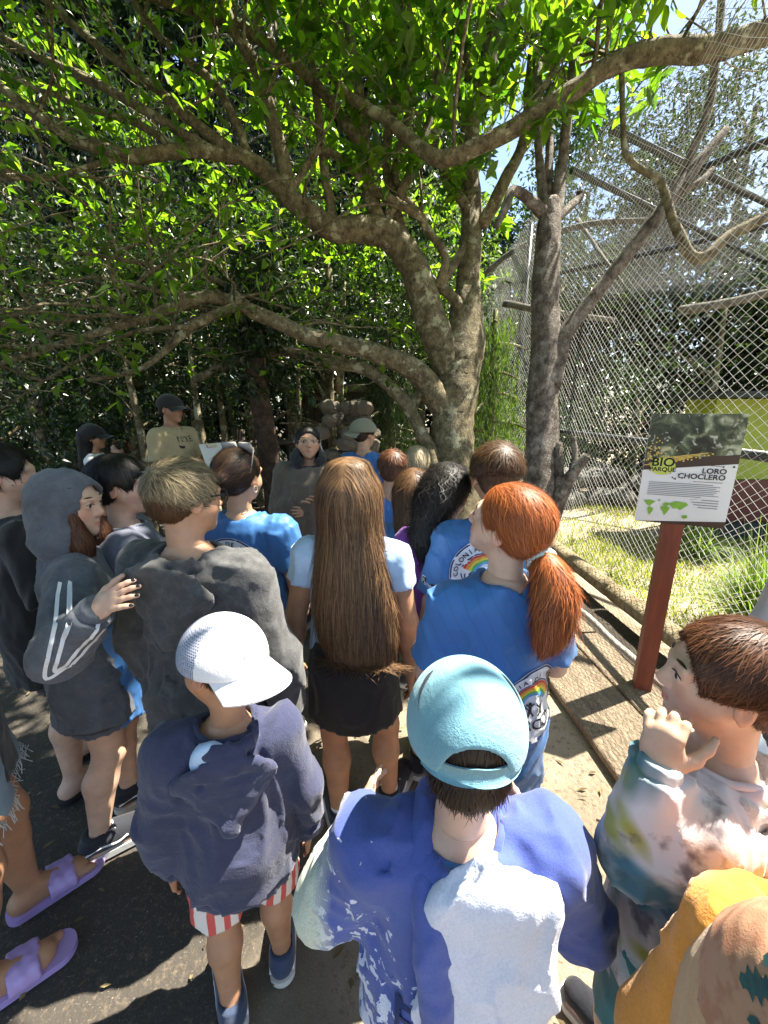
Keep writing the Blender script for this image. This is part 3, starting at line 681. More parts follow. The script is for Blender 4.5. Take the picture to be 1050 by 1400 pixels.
# dead grey tree with its fork
dead = tag(empty('dead_tree', (P(738,640,3.3)[0],P(738,640,3.3)[1],0)), 'bare grey dead tree with a forked limb beside the aviary netting', 'tree'); DO = np.array(dead.location)
DL = {'trunk':[(722,920,3.25,42),(730,760,3.3,36),(738,640,3.3,33),(743,520,3.3,31),(747,400,3.3,28),(750,320,3.3,25),(752,275,3.3,20)],
 'a':[(757,310,3.3,13),(768,220,3.3,11),(780,140,3.25,10),(788,60,3.2,8)], 'b':[(745,310,3.32,11),(738,200,3.35,9),(734,80,3.4,9),(731,-20,3.4,8)],
 'b2':[(749,300,3.34,10),(752,200,3.4,8),(750,120,3.4,6)],
 'c':[(752,530,3.28,20),(772,460,3.25,17),(805,415,3.2,14),(850,358,3.1,13),(895,300,3.0,14),(935,250,2.95,14),(960,215,2.9,10),(992,178,2.9,8)],
 'd':[(915,275,3.0,10),(943,215,2.95,9),(968,150,2.9,8),(980,70,2.85,7),(988,-20,2.8,7)], 'd2':[(925,262,2.95,9),(952,252,2.9,7),(975,230,2.9,4)],
 'e':[(752,300,3.3,14),(722,272,3.2,11),(700,262,3.15,10),(690,285,3.1,9),(678,310,3.1,7)],
 'f':[(748,720,3.3,22),(768,675,3.2,16),(785,645,3.15,12),(803,622,3.1,8)], 'f2':[(782,650,3.15,9),(786,625,3.15,7),(783,598,3.15,6)], 'f3':[(768,680,3.2,10),(762,640,3.2,10),(765,605,3.2,6)],
 'h':[(760,300,3.3,8),(790,272,3.4,8),(793,262,3.4,7)]}
for k,(nm,pts) in enumerate(DL.items()):
    A,r = pxlimb(pts, 8); A = A+.015*np.stack([vn(A[:,2]*6+k,A[:,1]*6,A[:,0]*6)]*3,1)*np.minimum(1,r/.05)[:,None]
    if nm=='trunk': A[0,2] = -.2
    m = MB(); m.tube(A-DO, r*.64, 16, rough=.10, seed=k+40); m.build('trunk' if nm=='trunk' else 'limb', DEAD, dead)

# ---------------------------------------------------------------- wood behind
def wood_tree(name, label, x, y, h, r, n, L, mt, group, seed, base=1.2, trunk_r=.1, lean=0., clumps=26, hang=.3, aspect=1.0, stems=1):
    g = np.random.default_rng(seed); e = tag(empty(name, (x,y,0)), label, 'tree', group)
    for s_ in range(stems):
        m = MB(); z = np.linspace(-.15,h*.8,12); a = g.uniform(0,6.28); q = lean+.12*s_
        pts = np.stack([math.cos(a)*q*z*.3+.06*np.sin(z*1.3+seed)+.15*s_*math.cos(a), math.sin(a)*q*z*.3+.06*np.cos(z*1.1+seed)+.15*s_*math.sin(a), z],1)
        m.tube(pts, np.linspace(trunk_r,trunk_r*.35,12), 9, rough=.08, seed=seed)
        for k in range(7):
            i_ = g.integers(4,11); p0 = pts[i_]; d = rdir(1,g)[0]; d[2] = abs(d[2])*.6+.2; Lb = r*g.uniform(.5,.9)
            m.tube(np.array([p0+d*Lb*t-[0,0,.15*Lb*t*t] for t in np.linspace(0,1,6)]), np.linspace(trunk_r*.4,.01,6), 6, rough=.05, seed=k)
        m.build('trunk', BARK, e)
    C = rdir(clumps,g)*g.uniform(.35,1,(clumps,1))**.6*np.array([r,r,(h-base)*.5*aspect]); C[:,2] += base+(h-base)*.5
    w_ = g.integers(0,clumps,n//7); p = C[w_]+g.normal(0,1,(len(w_),3))*np.array([r*.2,r*.2,(h-base)*.085])
    d = p-np.array([0,0,base+(h-base)*.4]); d /= np.linalg.norm(d,axis=1,keepdims=True)+1e-6; d = d+rdir(len(p),g)*.6; d[:,2] -= hang; d /= np.linalg.norm(d,axis=1,keepdims=True)
    V,q = twig_leaves(p, d, g, 7, L*3.2, L, L*.4, hang); tag(link('crown', mesh('crown',V,q,mt,smooth=False), e), kind='stuff'); return e
def weeping(name, label, x, y, h, r, n, mt, seed, group):
    """conifer-like tree with curtains of fine hanging foliage"""
    g = np.random.default_rng(seed); e = tag(empty(name,(x,y,0)), label, 'tree', group); m = MB()
    m.tube(np.array([[.05*math.sin(z),.05*math.cos(z),z] for z in np.linspace(-.15,h,10)]), np.linspace(.12,.03,10), 9, rough=.08, seed=seed); 
    for k in range(16):
        z = h*(.3+.68*k/16); a = k*2.4; L_ = r*(1.15-.6*k/16)
        m.tube(np.array([[math.cos(a)*L_*t, math.sin(a)*L_*t, z-.35*L_*t*t+.1*t] for t in np.linspace(0,1,6)]), np.linspace(.03,.008,6), 5)
    m.build('trunk', BARK, e)
    k_ = n//9; zz = h*(.2+.8*g.uniform(0,1,k_)**.8); rr = r*(1.25-1.0*zz/h)*g.uniform(.15,1.15,k_)**.6; a = g.uniform(0,6.28,k_); zz = np.round(zz*2.2)/2.2+g.normal(0,.07,k_)
    p = np.stack([np.cos(a)*rr,np.sin(a)*rr,zz],1); t = np.linspace(0,1,9)
    q_ = p[:,None]+np.stack([g.normal(0,.05,(k_,9)),g.normal(0,.05,(k_,9)),-t[None]*g.uniform(.3,.8,(k_,1))],-1); q_ = q_.reshape(-1,3)
    d = rdir(len(q_),g)*.5; d[:,2] -= 1
    V,f = leaf_geo(q_,d,rdir(len(q_),g),g.uniform(.05,.12,len(q_)),np.full(len(q_),.014),.1)
    tag(link('crown', mesh('crown',V,f,mt,smooth=False), e), kind='stuff')
GB = 'trees of the shady wood behind the crowd'
WT = [ # x, y, h, r, n, L, mat, base, label
 (-5.6,5.6,4.2,2.0,9000,.11,LEAF_D,.5,'dense low dark-leaved tree with foliage down to the ground'),
 (-3.9,6.3,4.6,1.9,9000,.11,LEAF_D,1.0,'bushy glossy-leaved tree behind the man with the clipboard'),
 (-2.2,6.8,4.4,1.7,9000,.10,LEAF_D,1.6,'dark-leaved tree behind the guide in the brown hoodie'),
 (-.7,7.0,4.8,1.8,9000,.10,LEAF_D,1.9,'glossy-leaved tree behind the stone pile'),
 (-7.5,9.5,8.5,3.2,9000,.15,LEAF_D,1.0,'tall dark tree rising behind the low dark-leaved tree'),
 (-4.6,10.5,9,3.0,9000,.15,LEAF_D,1.5,'tall dark tree rising behind the bushy glossy-leaved tree'),
 (-1.6,10.5,8.5,2.8,8000,.15,LEAF_D,1.6,'tall dark tree rising behind the guide'),
 (.9,11.0,8.0,2.3,7000,.15,LEAF_P,1.5,'tall pale-leaved tree behind the spreading tree'),
 (-10,14,11,4,7000,.2,LEAF_D,.5,'very tall far dark tree at the back of the wood'),
 (-5,16,12,4,7000,.2,LEAF_D,.5,'very tall far dark tree at the back of the wood'),
 (0,17,11.5,3.6,7000,.2,LEAF_P,.5,'very tall far pale tree at the back of the wood')]
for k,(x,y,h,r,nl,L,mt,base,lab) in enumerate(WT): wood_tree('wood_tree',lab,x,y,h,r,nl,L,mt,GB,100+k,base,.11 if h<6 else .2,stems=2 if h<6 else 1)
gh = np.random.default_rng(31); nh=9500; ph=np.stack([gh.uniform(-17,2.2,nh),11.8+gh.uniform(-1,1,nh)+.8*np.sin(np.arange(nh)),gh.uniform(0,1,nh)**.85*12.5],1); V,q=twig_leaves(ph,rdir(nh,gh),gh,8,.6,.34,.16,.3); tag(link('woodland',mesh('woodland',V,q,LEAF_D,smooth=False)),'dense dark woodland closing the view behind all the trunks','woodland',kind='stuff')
hd2 = tag(empty('hedge',(7,11.2,0)),'dark hedge closing the view behind the aviary','hedge')
nh=9500; t_=gh.uniform(0,1,nh); ph=np.stack([-5+13*t_+gh.normal(0,.5,nh),3.5-7.5*t_+gh.normal(0,.5,nh),gh.uniform(0,1,nh)**.9*(6.2+1.6*np.sin(t_*19))],1); V,q=twig_leaves(ph,rdir(nh,gh),gh,8,.45,.2,.09,.3); tag(link('foliage',mesh('foliage',V,q,LEAF_D,smooth=False),hd2),kind='stuff')
m=MB()
for k in range(12): m.tube(np.array([[-5+k*1.1,3.5-k*.63,-.1],[-5+k*1.1+.1,3.5-k*.63,1.6],[-5+k*1.1,3.4-k*.63,3]]),np.array([.06,.05,.02]),7)
m.build('stems',BARK,hd2)
GA = 'trees behind the aviary'
AT = [(4.2,10.5,6.5,1.9,11000,.13,LEAF_D,.3,'dark tree inside the aviary behind the dead tree'),(6.8,8.6,4.6,1.9,6000,.12,LEAF_D,.6,'dark leafy tree behind the painted shelter'),
 (9.5,8.5,6.0,2.2,9000,.13,LEAF_D,.8,'pale leafy tree beside the painted shelter'),(6.2,14,10,2.2,11000,.18,LEAF_D,2.8,'tall open tree against the blue sky beyond the aviary'),
 (10,13,12,2.8,11000,.18,LEAF_D,2.5,'tall dark tree against the sky beyond the shelter'),(13.5,9,11,3,11000,.17,LEAF_P,2.5,'tall pale tree over the aviary roof'),(4,18,9,2.6,5000,.2,LEAF_D,1,'far dark tree closing the end of the aviary'),
 (10.5,5.2,9.5,2.8,11000,.14,LEAF_P,3.2,'olive-leaved tree overhanging the aviary roof'),(2.9,8.2,2.2,.9,3500,.09,LEAF_D,.1,'low dark shrub at the back of the aviary grass'),(4.9,7.9,2.3,1.1,3500,.09,LEAF_D,.1,'low dark shrub behind the rock ledge')]
for k,(x,y,h,r,nl,L,mt,base,lab) in enumerate(AT): wood_tree('aviary_tree',lab,x,y,h,r,nl,L,mt,GA,200+k,base,.10 if h<7 else .17)
NEEDLE = leafmat('feathery_needle', (.07,.13,.03),(.16,.22,.07), .4, .5)
weeping('weeping_conifer','feathery weeping conifer between the spreading tree and the dead tree',1.42,5.6,2.9,.7,7000,NEEDLE,7,'weeping conifers')
weeping('weeping_conifer','dark weeping conifer behind the spreading tree\'s lower limb',.05,5.9,2.7,.7,6000,LEAF_D,8,'weeping conifers')
weeping('weeping_conifer','tall dark weeping conifer behind the long mossy limbs',-4.2,8.3,7.0,1.6,9000,LEAF_D,9,'weeping conifers')

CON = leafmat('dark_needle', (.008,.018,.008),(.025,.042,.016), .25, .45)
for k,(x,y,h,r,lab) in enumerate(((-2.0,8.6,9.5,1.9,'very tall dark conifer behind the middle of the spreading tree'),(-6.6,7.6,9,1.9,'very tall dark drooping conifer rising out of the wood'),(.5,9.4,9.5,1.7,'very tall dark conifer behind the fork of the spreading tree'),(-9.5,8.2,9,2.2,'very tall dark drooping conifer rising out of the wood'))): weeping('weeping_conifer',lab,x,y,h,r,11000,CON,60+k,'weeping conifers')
# ---------------------------------------------------------------- middle distance: trunks, rails, stones, hut
for k,(px,w_,d,lab) in enumerate(((185,7,4.6,'slim trunk between the capped woman and the man with the clipboard'),(362,13,4.3,'thick brown trunk behind the woman with raised sunglasses'),(283,7,5.0,'slim trunk beside the man with the clipboard'),(275,5,5.6,'thin pole-like trunk behind the man with the clipboard'),(60,8,5.5,'slim trunk in deep shade behind the capped woman'),(405,6,6.2,'thin trunk behind the guide\'s shoulder'),(300,6,6.0,'thin trunk beside the rail'),(318,5,6.8,'thin trunk beside the hut'),(138,6,6.0,'thin crooked trunk near the capped woman'))):
    p = P(px,600,d); e = tag(empty('bare_trunk',(p[0],p[1],0)), lab, 'tree trunk', 'bare trunks in the wood'); m = MB()
    zt_ = 2.15 if k==1 else 2.7; z = np.linspace(-.1,zt_,14); m.tube(np.stack([.07*np.sin(z*1.2+k),.07*np.cos(z+k),z],1), np.linspace(1.2,.9 if k==1 else .3,14)*w_*d/F, 10, rough=.1, seed=k+70); m.build('trunk', BARK if k!=1 else bark('red_brown_bark',(.03,.018,.010),(.075,.042,.024),(.13,.078,.045)), e)
ivy = tag(empty('ivy_clump',tuple(P(362,600,4.3)*[1,1,0])),'dark ivy clump hanging over the thick brown trunk','ivy'); gi=np.random.default_rng(77); pi_=np.stack([gi.normal(0,.16,260),gi.normal(0,.16,260),gi.uniform(1.75,3.1,260)],1); V,q=twig_leaves(pi_,rdir(260,gi),gi,7,.22,.09,.05,.5); tag(link('foliage',mesh('foliage',V,q,LEAF_D,smooth=False),ivy),kind='stuff')
m=MB(); m.tube(np.array([[0,.0,1.4],[.05,.03,2.2],[-.03,.0,3.0]]),np.array([.03,.025,.01]),6); m.build('stem',BARK,ivy)
RAILW = M('dark_rail_wood',(.07,.055,.042),.85,.4,12,.6,40,.01)
for k,(x0_,x1_,y_) in enumerate(((-5.5,-1.2,6.3),(-1.0,1.3,6.9))):
    f = tag(empty('rail_fence',((x0_+x1_)/2,y_,0)), ['dark rail fence behind the man with the clipboard','dark rail fence behind the stone pile'][k], 'fence')
    L_ = x1_-x0_
    for zz in (.45,.8,1.15):
        m = MB(); m.tube(np.array([[-L_/2,0,zz],[0,.02,zz-.02],[L_/2,0,zz+.01]]), .045, 8, rough=.05, seed=k); m.build('rail', RAILW, f)
    for q in range(5):
        m = MB(); m.tube(np.array([[-L_/2+q*L_/4,.09,-.1],[-L_/2+q*L_/4,.09,1.35]]), .06, 8, rough=.05, seed=q); m.build('post', RAILW, f)
hut = tag(empty('log_hut',(-.95,8.8,0)),'small dark log hut with plank wall in the shade behind the guide','hut')
for k in range(11): bxo('plank',(-1.1+k*.22,0,1.0),(.2,.05+.01*(k%2),2.0),M('hut_plank',(.06,.048,.035),.8,.4,9,.5,30,.01),hut)
bxo('doorway',(.2,-.05,.75),(.55,.06,1.5),M('hut_dark',(.012,.012,.011),.9),hut); bxo('roof',(0,-.1,2.08),(2.8,1.0,.14),M('thatch',(.14,.12,.08),.95,.5,20,.9,50,.03),hut)
pile = tag(empty('stone_pile',(P(486,600,4.9)[0],P(486,600,4.9)[1],0)),'heap of rough tan stones stacked beside the guide','stones'); TAN = simple('tan_stone',(.22,.185,.14),.9,.35,8,.7,30,.03)
TR = [mesh('stone', *rock_mesh(s+20), TAN, smooth=False) for s in range(6)]
for k in range(84):
    lv = k//7; o = link('stone', TR[k%6], pile, (random.uniform(-1,1)*(.50-.022*lv)-.01*lv, random.uniform(-.2,.2), .08+lv*.145)); s_ = random.uniform(.075,.13); o.scale = (s_*1.25,s_,s_*.8); o.rotation_euler = (random.uniform(-.5,.5),random.uniform(-.5,.5),random.uniform(0,6))
# fallen leaves and litter on the path
g = np.random.default_rng(21); n_ = 2600; p = np.stack([g.uniform(-5,1.6,n_),g.uniform(.3,8,n_),np.full(n_,.006)],1); d = rdir(n_,g); d[:,2]*=.15; nu = rdir(n_,g)*.25; nu[:,2]=1
V,q = leaf_geo(p,d,nu,g.uniform(.015,.06,n_),g.uniform(.006,.02,n_),.05)
tag(link('leaf_litter', mesh('leaf_litter',V,q,leafmat('litter',(.10,.07,.03),(.26,.20,.09),.1,.8),smooth=False)),'dry leaves scattered on the path','leaf litter',kind='stuff')
# ================================================================== PEOPLE
def skin_mat(name, c):
    t = NT(name); f = t.noise(18,5,.6); d = tuple(x*.82 for x in c); l = (min(1,c[0]*1.1),c[1]*1.08,c[2]*1.05)
    base = t.ramp(f,[(.3,d),(.7,l)]); at = t.n('Attribute'); at.attribute_name = 'lip'
    base = t.mix(at.outputs['Fac'], base, (c[0]*.82,c[1]*.45,c[2]*.42)); a2 = t.n('Attribute'); a2.attribute_name = 'blush'
    t.col(t.mix(a2.outputs['Fac'], base, (c[0]*1.02,c[1]*.74,c[2]*.66))); t.bump(t.noise(260,4,.6),.12,.0015)
    t.b.inputs['Subsurface Weight'].default_value = .12; t.b.inputs['Subsurface Radius'].default_value = (.012,.005,.003); t.b.inputs['Subsurface Scale'].default_value = .6
    return t.set(Roughness=.48)
SKIN = {'tan':skin_mat('skin_tan',(.50,.285,.175)),'fair':skin_mat('skin_fair',(.62,.40,.29)),'warm':skin_mat('skin_warm',(.46,.245,.14)),'deep':skin_mat('skin_deep',(.36,.19,.11))}
def hair_mat(name, c1, c2, rough=.34):
    t = NT(name); g_ = t.n('NewGeometry'); f = t.noise(9,3)
    c = t.ramp(t.mix(.6, f, g_.outputs['Random Per Island']), [(.2,c1),(.5,tuple((a+b)/2 for a,b in zip(c1,c2))),(.8,c2)])
    t.col(c); t.b.inputs['Specular IOR Level'].default_value = .28; return t.set(Roughness=rough+.14)
HAIR = {'black':hair_mat('hair_black',(.008,.007,.007),(.022,.018,.016)),'dkbrown':hair_mat('hair_dark_brown',(.018,.010,.006),(.055,.030,.016)),
 'brown':hair_mat('hair_brown',(.035,.018,.009),(.12,.062,.028)),'long':hair_mat('hair_sunned_brown',(.045,.025,.014),(.24,.135,.065)),'red':hair_mat('hair_red',(.18,.042,.012),(.52,.16,.045)),
 'ash':hair_mat('hair_ash_blond',(.045,.034,.02),(.36,.29,.17),.4),'blond':hair_mat('hair_blond',(.20,.15,.08),(.55,.46,.30),.4),'auburn':hair_mat('hair_auburn',(.035,.014,.007),(.15,.06,.028))}
def cloth(name, c, var=.12, weave=420, wstr=.25, rough=.85, wear=None, sheen=.2):
    t = NT(name); f = t.noise(7,4); col = t.ramp(f,[(.3,tuple(x*(1-var) for x in c)),(.7,tuple(min(1,x*(1+var)) for x in c))])
    if wear: col = t.mix(t.ramp(t.noise(26,8,.75),[(.45,0),(.72,.75)]), col, wear)
    t.col(t.mix(t.ramp(t.noise(weave,2),[(.35,.22),(.6,0)]), col, tuple(x*.5 for x in c)))
    t.bump(t.mix(.75, t.noise(weave,3), t.noise(24,5,.6,dist=1.5)), min(1,wstr*1.7), .006); t.b.inputs['Sheen Weight'].default_value = sheen; return t.set(Roughness=rough)
def knit_jersey(name, c):   # shiny sports shirt with faint darker lines
    t = NT(name); x = t.xyz()
    wv = t.n('TexWave'); wv.inputs['Scale'].default_value = 9; wv.inputs['Distortion'].default_value = 1.2; wv.inputs['Detail'].default_value = 1; t.l(t.co(rot=(0,.5,.3)), wv.inputs[0])
    col = t.mix(t.ramp(wv.outputs[0],[(.0,.35),(.12,0)]), c, tuple(q*.6 for q in c)); col = t.mix(t.ramp(t.noise(3,3),[(.35,.0),(.7,.35)]), col, tuple(q*.72 for q in c))
    t.col(col); t.bump(t.mix(.5,t.noise(600,2),t.noise(25,4)),.2,.002); t.b.inputs['Sheen Weight'].default_value=.15; return t.set(Roughness=.55)
CL = dict(blue=knit_jersey('royal_blue_jersey',(.034,.15,.40)), grey=cloth('charcoal_melange_fleece',(.085,.095,.115),.2,350,.5,.9,(.15,.165,.19)), wash=cloth('washed_charcoal_cotton',(.055,.055,.056),.3,300,.35,.9,(.14,.14,.14)),
 navy=cloth('navy_fleece',(.030,.036,.085),.12,300,.4,.92,(.05,.055,.11)), black=cloth('black_cotton',(.012,.012,.013)), white=cloth('white_cotton',(.78,.78,.80),.04), brownh=cloth('brown_fleece',(.125,.098,.072),.15,260,.5,.95),
 palebl=cloth('pale_blue_cotton',(.42,.58,.78),.06), skyblue=cloth('sky_blue_nylon',(.17,.38,.47),.12,420,.5,.7), denim=cloth('faded_denim',(.22,.33,.42),.25,500,.5), dkdenim=cloth('dark_grey_denim',(.04,.045,.052),.3,500,.5), khaki=cloth('khaki_cotton',(.42,.33,.18),.1), beige=cloth('beige_cotton',(.45,.37,.28),.1),
 mustard=cloth('mustard_fleece',(.66,.27,.035),.1,260,.4), tan=cloth('tan_suede_canvas',(.50,.31,.15),.10,500,.35), purple=cloth('purple_cotton',(.16,.03,.26)), lilac=cloth('pale_lining',(.62,.66,.80),.06,260,.4), olive=cloth('olive_canvas',(.19,.19,.13),.12), palegrey=cloth('pale_grey_cotton',(.46,.46,.50),.06), teal=cloth('teal_print_cotton',(.03,.17,.19),.3), rubber=simple('black_rubber',(.02,.02,.022),.5,.2,30,.2), sole=simple('off_white_rubber',(.68,.66,.60),.55,.1,30,.15), vans=cloth('black_canvas',(.012,.014,.022),.1,500,.4), lilrub=simple('lilac_foam',(.42,.30,.60),.4,.08,12,.15), slate=cloth('slate_fleece',(.10,.11,.15),.15,300,.4))
TR_Z = np.array([.455,.49,.53,.575,.63,.69,.74,.785,.81,.828,.845]); TR_X = np.array([.080,.094,.098,.092,.080,.084,.092,.094,.078,.050,.036]); TR_Y = np.array([.058,.068,.069,.064,.057,.060,.065,.058,.048,.040,.036]); TR_O = np.array([0,-.006,-.006,0,.004,.004,.002,-.004,-.010,-.012,-.012])
class Person:
    def __init__(s, label, head, heading=0, hh=.215, yaw=0, pitch=0, roll=0, build=1., skin='tan', arms=None, feet=None, lean=0., side=0., res=.013, hres=.0055, face=False, group=None, gz=0., H=None, name='person', bare=True, hands=(0,0), shdrop=0., nk=1.48):
        hw = np.array(head[1:],float) if head[0]=='w' else P(*head); hh *= .96; s.hh = hh; s.H = H or (hw[2]-gz+hh*.5); s.b = build; Hh = s.H; s.kz = (Hh-nk*hh-.5*Hh)/(.30*Hh)
        a = R(heading); s.Rz = np.array([[math.cos(a),-math.sin(a),0],[math.sin(a),math.cos(a),0],[0,0,1]])
        s.hc = np.array([side, lean+.012*Hh*0, Hh-hh*.5]); off = s.Rz@np.array([s.hc[0],s.hc[1],0])
        s.o = empty(name, (hw[0]-off[0], hw[1]-off[1], gz), a); tag(s.o, label, 'person', group)
        s.Rh = rotm(yaw,pitch,roll); s.lean, s.side = lean, side
        fr = np.clip((TR_Z-.5)/.33,0,1); s.tz = s.Z(TR_Z); s.tx = TR_X*Hh*build; s.ty = TR_Y*Hh*build; s.tox = side*fr; s.toy = TR_O*Hh+lean*.8*fr
        s.S, s.E, s.W, s.hd, s.hn = {},{},{},{},{}
        arms = arms or {}
        for sd,nm in ((-1,'L'),(1,'R')):
            ar = arms.get(nm) or arms.get('B') or ((.18,-.02,-1),(.06,.22,-1))
            S = np.array([sd*.098*Hh*build+side*.9, lean*.72-.008*Hh, s.Z(.792)-shdrop*Hh])
            if isinstance(ar,dict):
                o3=np.array(s.o.location); T=s.Rz.T@(np.asarray(ar['t'])-o3) if ar.get('world',1) else np.asarray(ar['t'],float); L1,L2=.165*Hh,.140*Hh; v=T-S; d=np.clip(np.linalg.norm(v),.05,(L1+L2)*.985); v=nrm(v); a_=(L1*L1-L2*L2+d*d)/(2*d); h_=math.sqrt(max(L1*L1-a_*a_,1e-6)); po=np.asarray(ar['pole'],float); po=nrm(po-v*(po@v))
                s.S[nm]=S; s.E[nm]=S+v*a_+po*h_; s.W[nm]=S+v*d
                if 'e' in ar: s.E[nm]=s.Rz.T@(np.asarray(ar['e'])-o3); s.W[nm]=T
                f=nrm(s.W[nm]-s.E[nm])
                hd=s.Rz.T@np.asarray(ar['hd'],float) if 'hd' in ar else f; hn=s.Rz.T@np.asarray(ar['hn'],float) if 'hn' in ar else np.array([-sd,.1,0]); s.hd[nm]=nrm(hd); s.hn[nm]=nrm(hn-s.hd[nm]*(hn@s.hd[nm])); continue
            u = nrm([sd*ar[0][0],ar[0][1],ar[0][2]]); f = nrm([sd*ar[1][0],ar[1][1],ar[1][2]])
            s.S[nm]=S; s.E[nm]=S+u*.165*Hh; s.W[nm]=s.E[nm]+f*.138*Hh
            s.hd[nm] = nrm([sd*ar[2][0],ar[2][1],ar[2][2]]) if len(ar)>2 else f
            hn = np.array([sd*ar[3][0],ar[3][1],ar[3][2]]) if len(ar)>3 else np.array([-sd*1.,0.1,0])
            s.hn[nm] = nrm(hn-s.hd[nm]*(hn@s.hd[nm]))
        feet = feet or ((-.06,0,8),(.06,0,-8)); s.A,s.K,s.J,s.toe = {},{},{},{}
        for (fx,fy,ty),nm,sd in zip(feet,'LR',(-1,1)):
            s.A[nm]=np.array([fx*Hh,fy*Hh,.055*Hh]); s.J[nm]=np.array([sd*.05*Hh*build,-.004*Hh,.495*Hh]); t=R(ty); s.toe[nm]=np.array([-math.sin(t),math.cos(t),0])
            s.K[nm]=(s.A[nm]+s.J[nm])/2+s.toe[nm]*.028*Hh+np.array([0,0,.012*Hh])
        s.res, s.hres, s.face, s.skin, s.hands = res, hres, face, SKIN[skin], hands; s.bare = bare
        s.curl = {'L':.35,'R':.35}
    # -------- anatomy
    def Z(s, f): f=np.asarray(f,float); r=np.where(f<=.5, f*s.H, .5*s.H+(f-.5)*s.H*s.kz); return r if r.ndim else float(r)
    def hl(s, v): return s.hc+s.Rh@(np.asarray(v,float)*s.hh)
    def hE(s, c, r, k=.06, op='u', rot=None): return ell(s.hl(c), np.asarray(r)*s.hh, s.Rh if rot is None else s.Rh@rot, k*s.hh, op)
    def hC(s, a, b, ra, rb, k=.06, op='u'): return cone(s.hl(a), s.hl(b), ra*s.hh, rb*s.hh, k*s.hh, op)
    def head_prims(s):
        q = [s.hE((0,-.075,.14),(.355,.425,.36)), s.hE((0,.10,-.06),(.295,.30,.36),.1), s.hE((0,.16,-.28),(.215,.20,.19),.12), s.hC((0,.295,-.415),(0,.26,-.40),.08,.09,.1)]
        for e in (-1,1):
            q += [s.hC((e*.19,.2,-.12),(e*.24,.08,-.14),.10,.09,.12), s.hE((e*.345,-.045,-.02),(.035,.085,.145),.03,rot=rotm(-e*22,0,-e*6)), s.hC((e*.06,.375,.10),(e*.2,.33,.115),.045,.05,.08)]
        if s.face:
            for e in (-1,1): q += [s.hE((e*.15,.40,.035),(.085,.06,.055),.05,'s'), s.hE((e*.15,.325,.03),(.076,.074,.072),.02), s.hE((e*.15,.41,.024),(.066,.055,.021),.008,'s')]
        q += [s.hC((0,.355,.06),(0,.44,-.10),.038,.055,.06)] + [s.hC((e*.05,.405,-.125),(e*.035,.43,-.125),.038,.035,.03) for e in (-1,1)]
        q += [s.hC((e*.07,.335,-.268),(0,.382,-.245),.020,.030,.03) for e in (-1,1)] + [s.hC((e*.06,.335,-.285),(0,.375,-.298),.022,.034,.02) for e in (-1,1)]
        if s.face:
            q += [s.hC((-.075,.375,-.272),(.075,.375,-.272),.006,.006,.012,'s')]
        for e in (-1,1): q += [s.hE((e*.385,-.035,-.0),(.03,.045,.085),.02,'s',rot=rotm(-e*22,0,-e*6))]
        return q
    def neck(s,e=0.): 
        nb = np.array([s.side, s.lean*.8-.012*s.H, s.Z(.80)]); return [cone(nb, s.hl((0,-.11,-.28)), .035*s.H*s.b**.5+e, .029*s.H+e, .03), cone(np.array([-.06*s.H+s.side,nb[1],s.Z(.808)]), np.array([.06*s.H+s.side,nb[1],s.Z(.805)]), .019*s.H+e,.019*s.H+e,.04)]
    def arm_prims(s, e=0., k=.02):
        q=[]
        for n_ in 'LR': q += [cone(s.S[n_],s.E[n_],.034*s.H*s.b+e,.0245*s.H*s.b+e,k), cone(s.E[n_],s.E[n_]*.7+s.W[n_]*.3,.0245*s.H*s.b+e,.026*s.H*s.b+e,k), cone(s.E[n_]*.7+s.W[n_]*.3,s.W[n_],.026*s.H*s.b+e,.0165*s.H+e,k)]
        return q
    def leg_prims(s, e=0.):
        q=[]; H,b=s.H,s.b
        for n_ in 'LR':
            J,K,A=s.J[n_],s.K[n_],s.A[n_]; back=-s.toe[n_]*.012*H; C=K*.68+A*.32+back
            q += [cone(J,K,.058*H*b+e,.034*H*b+e,.03), cone(K,C,.033*H*b+e,.036*H*b+e,.02), cone(C,A,.036*H*b+e,.021*H+e,.02)]
        return q
    def foot_prims(s, n_):
        A,t,H=s.A[n_],s.toe[n_],s.H; sd=np.array([t[1],-t[0],0])*(1 if n_=='L' else -1); z=lambda v,h:np.array([v[0],v[1],h])
        q=[cone(A,z(A-t*.018*H,.030*H),.021*H,.024*H,.02), cone(z(A+t*.01*H,.045*H),z(A+t*.085*H,.026*H),.022*H,.020*H,.03), cone(z(A-t*.015*H,.028*H),z(A+t*.08*H,.024*H),.022*H,.024*H,.02)]
        for k in range(5):
            b0=A+t*(.088-.006*k)*H+sd*(.021-.0105*k)*H; q.append(cone(z(b0-t*.01*H,.026*H),z(b0+t*(.024-.002*k)*H,.020*H),.0085*H,(.0075 if k else .0095)*H,.006))
        return q
    def hand_prims(s, n_, curl=None, spread=.12):
        c = s.curl[n_] if curl is None else curl; W,d,n=s.W[n_],s.hd[n_],s.hn[n_]; sc=s.H*.108/.17; sd=np.cross(d,n)*(-1 if n_=='L' else 1)
        Rm=np.stack([sd,d,n],1); q=[ell(W+d*.05*sc,(.037*sc,.052*sc,.016*sc),Rm,.014), cone(W-d*.01*sc,W+d*.02*sc,.0165*s.H,.021*sc,.02)]
        L=[.064,.072,.067,.052]
        def rot(v,ax,a): return v*math.cos(a)+np.cross(ax,v)*math.sin(a)+ax*(ax@v)*(1-math.cos(a))
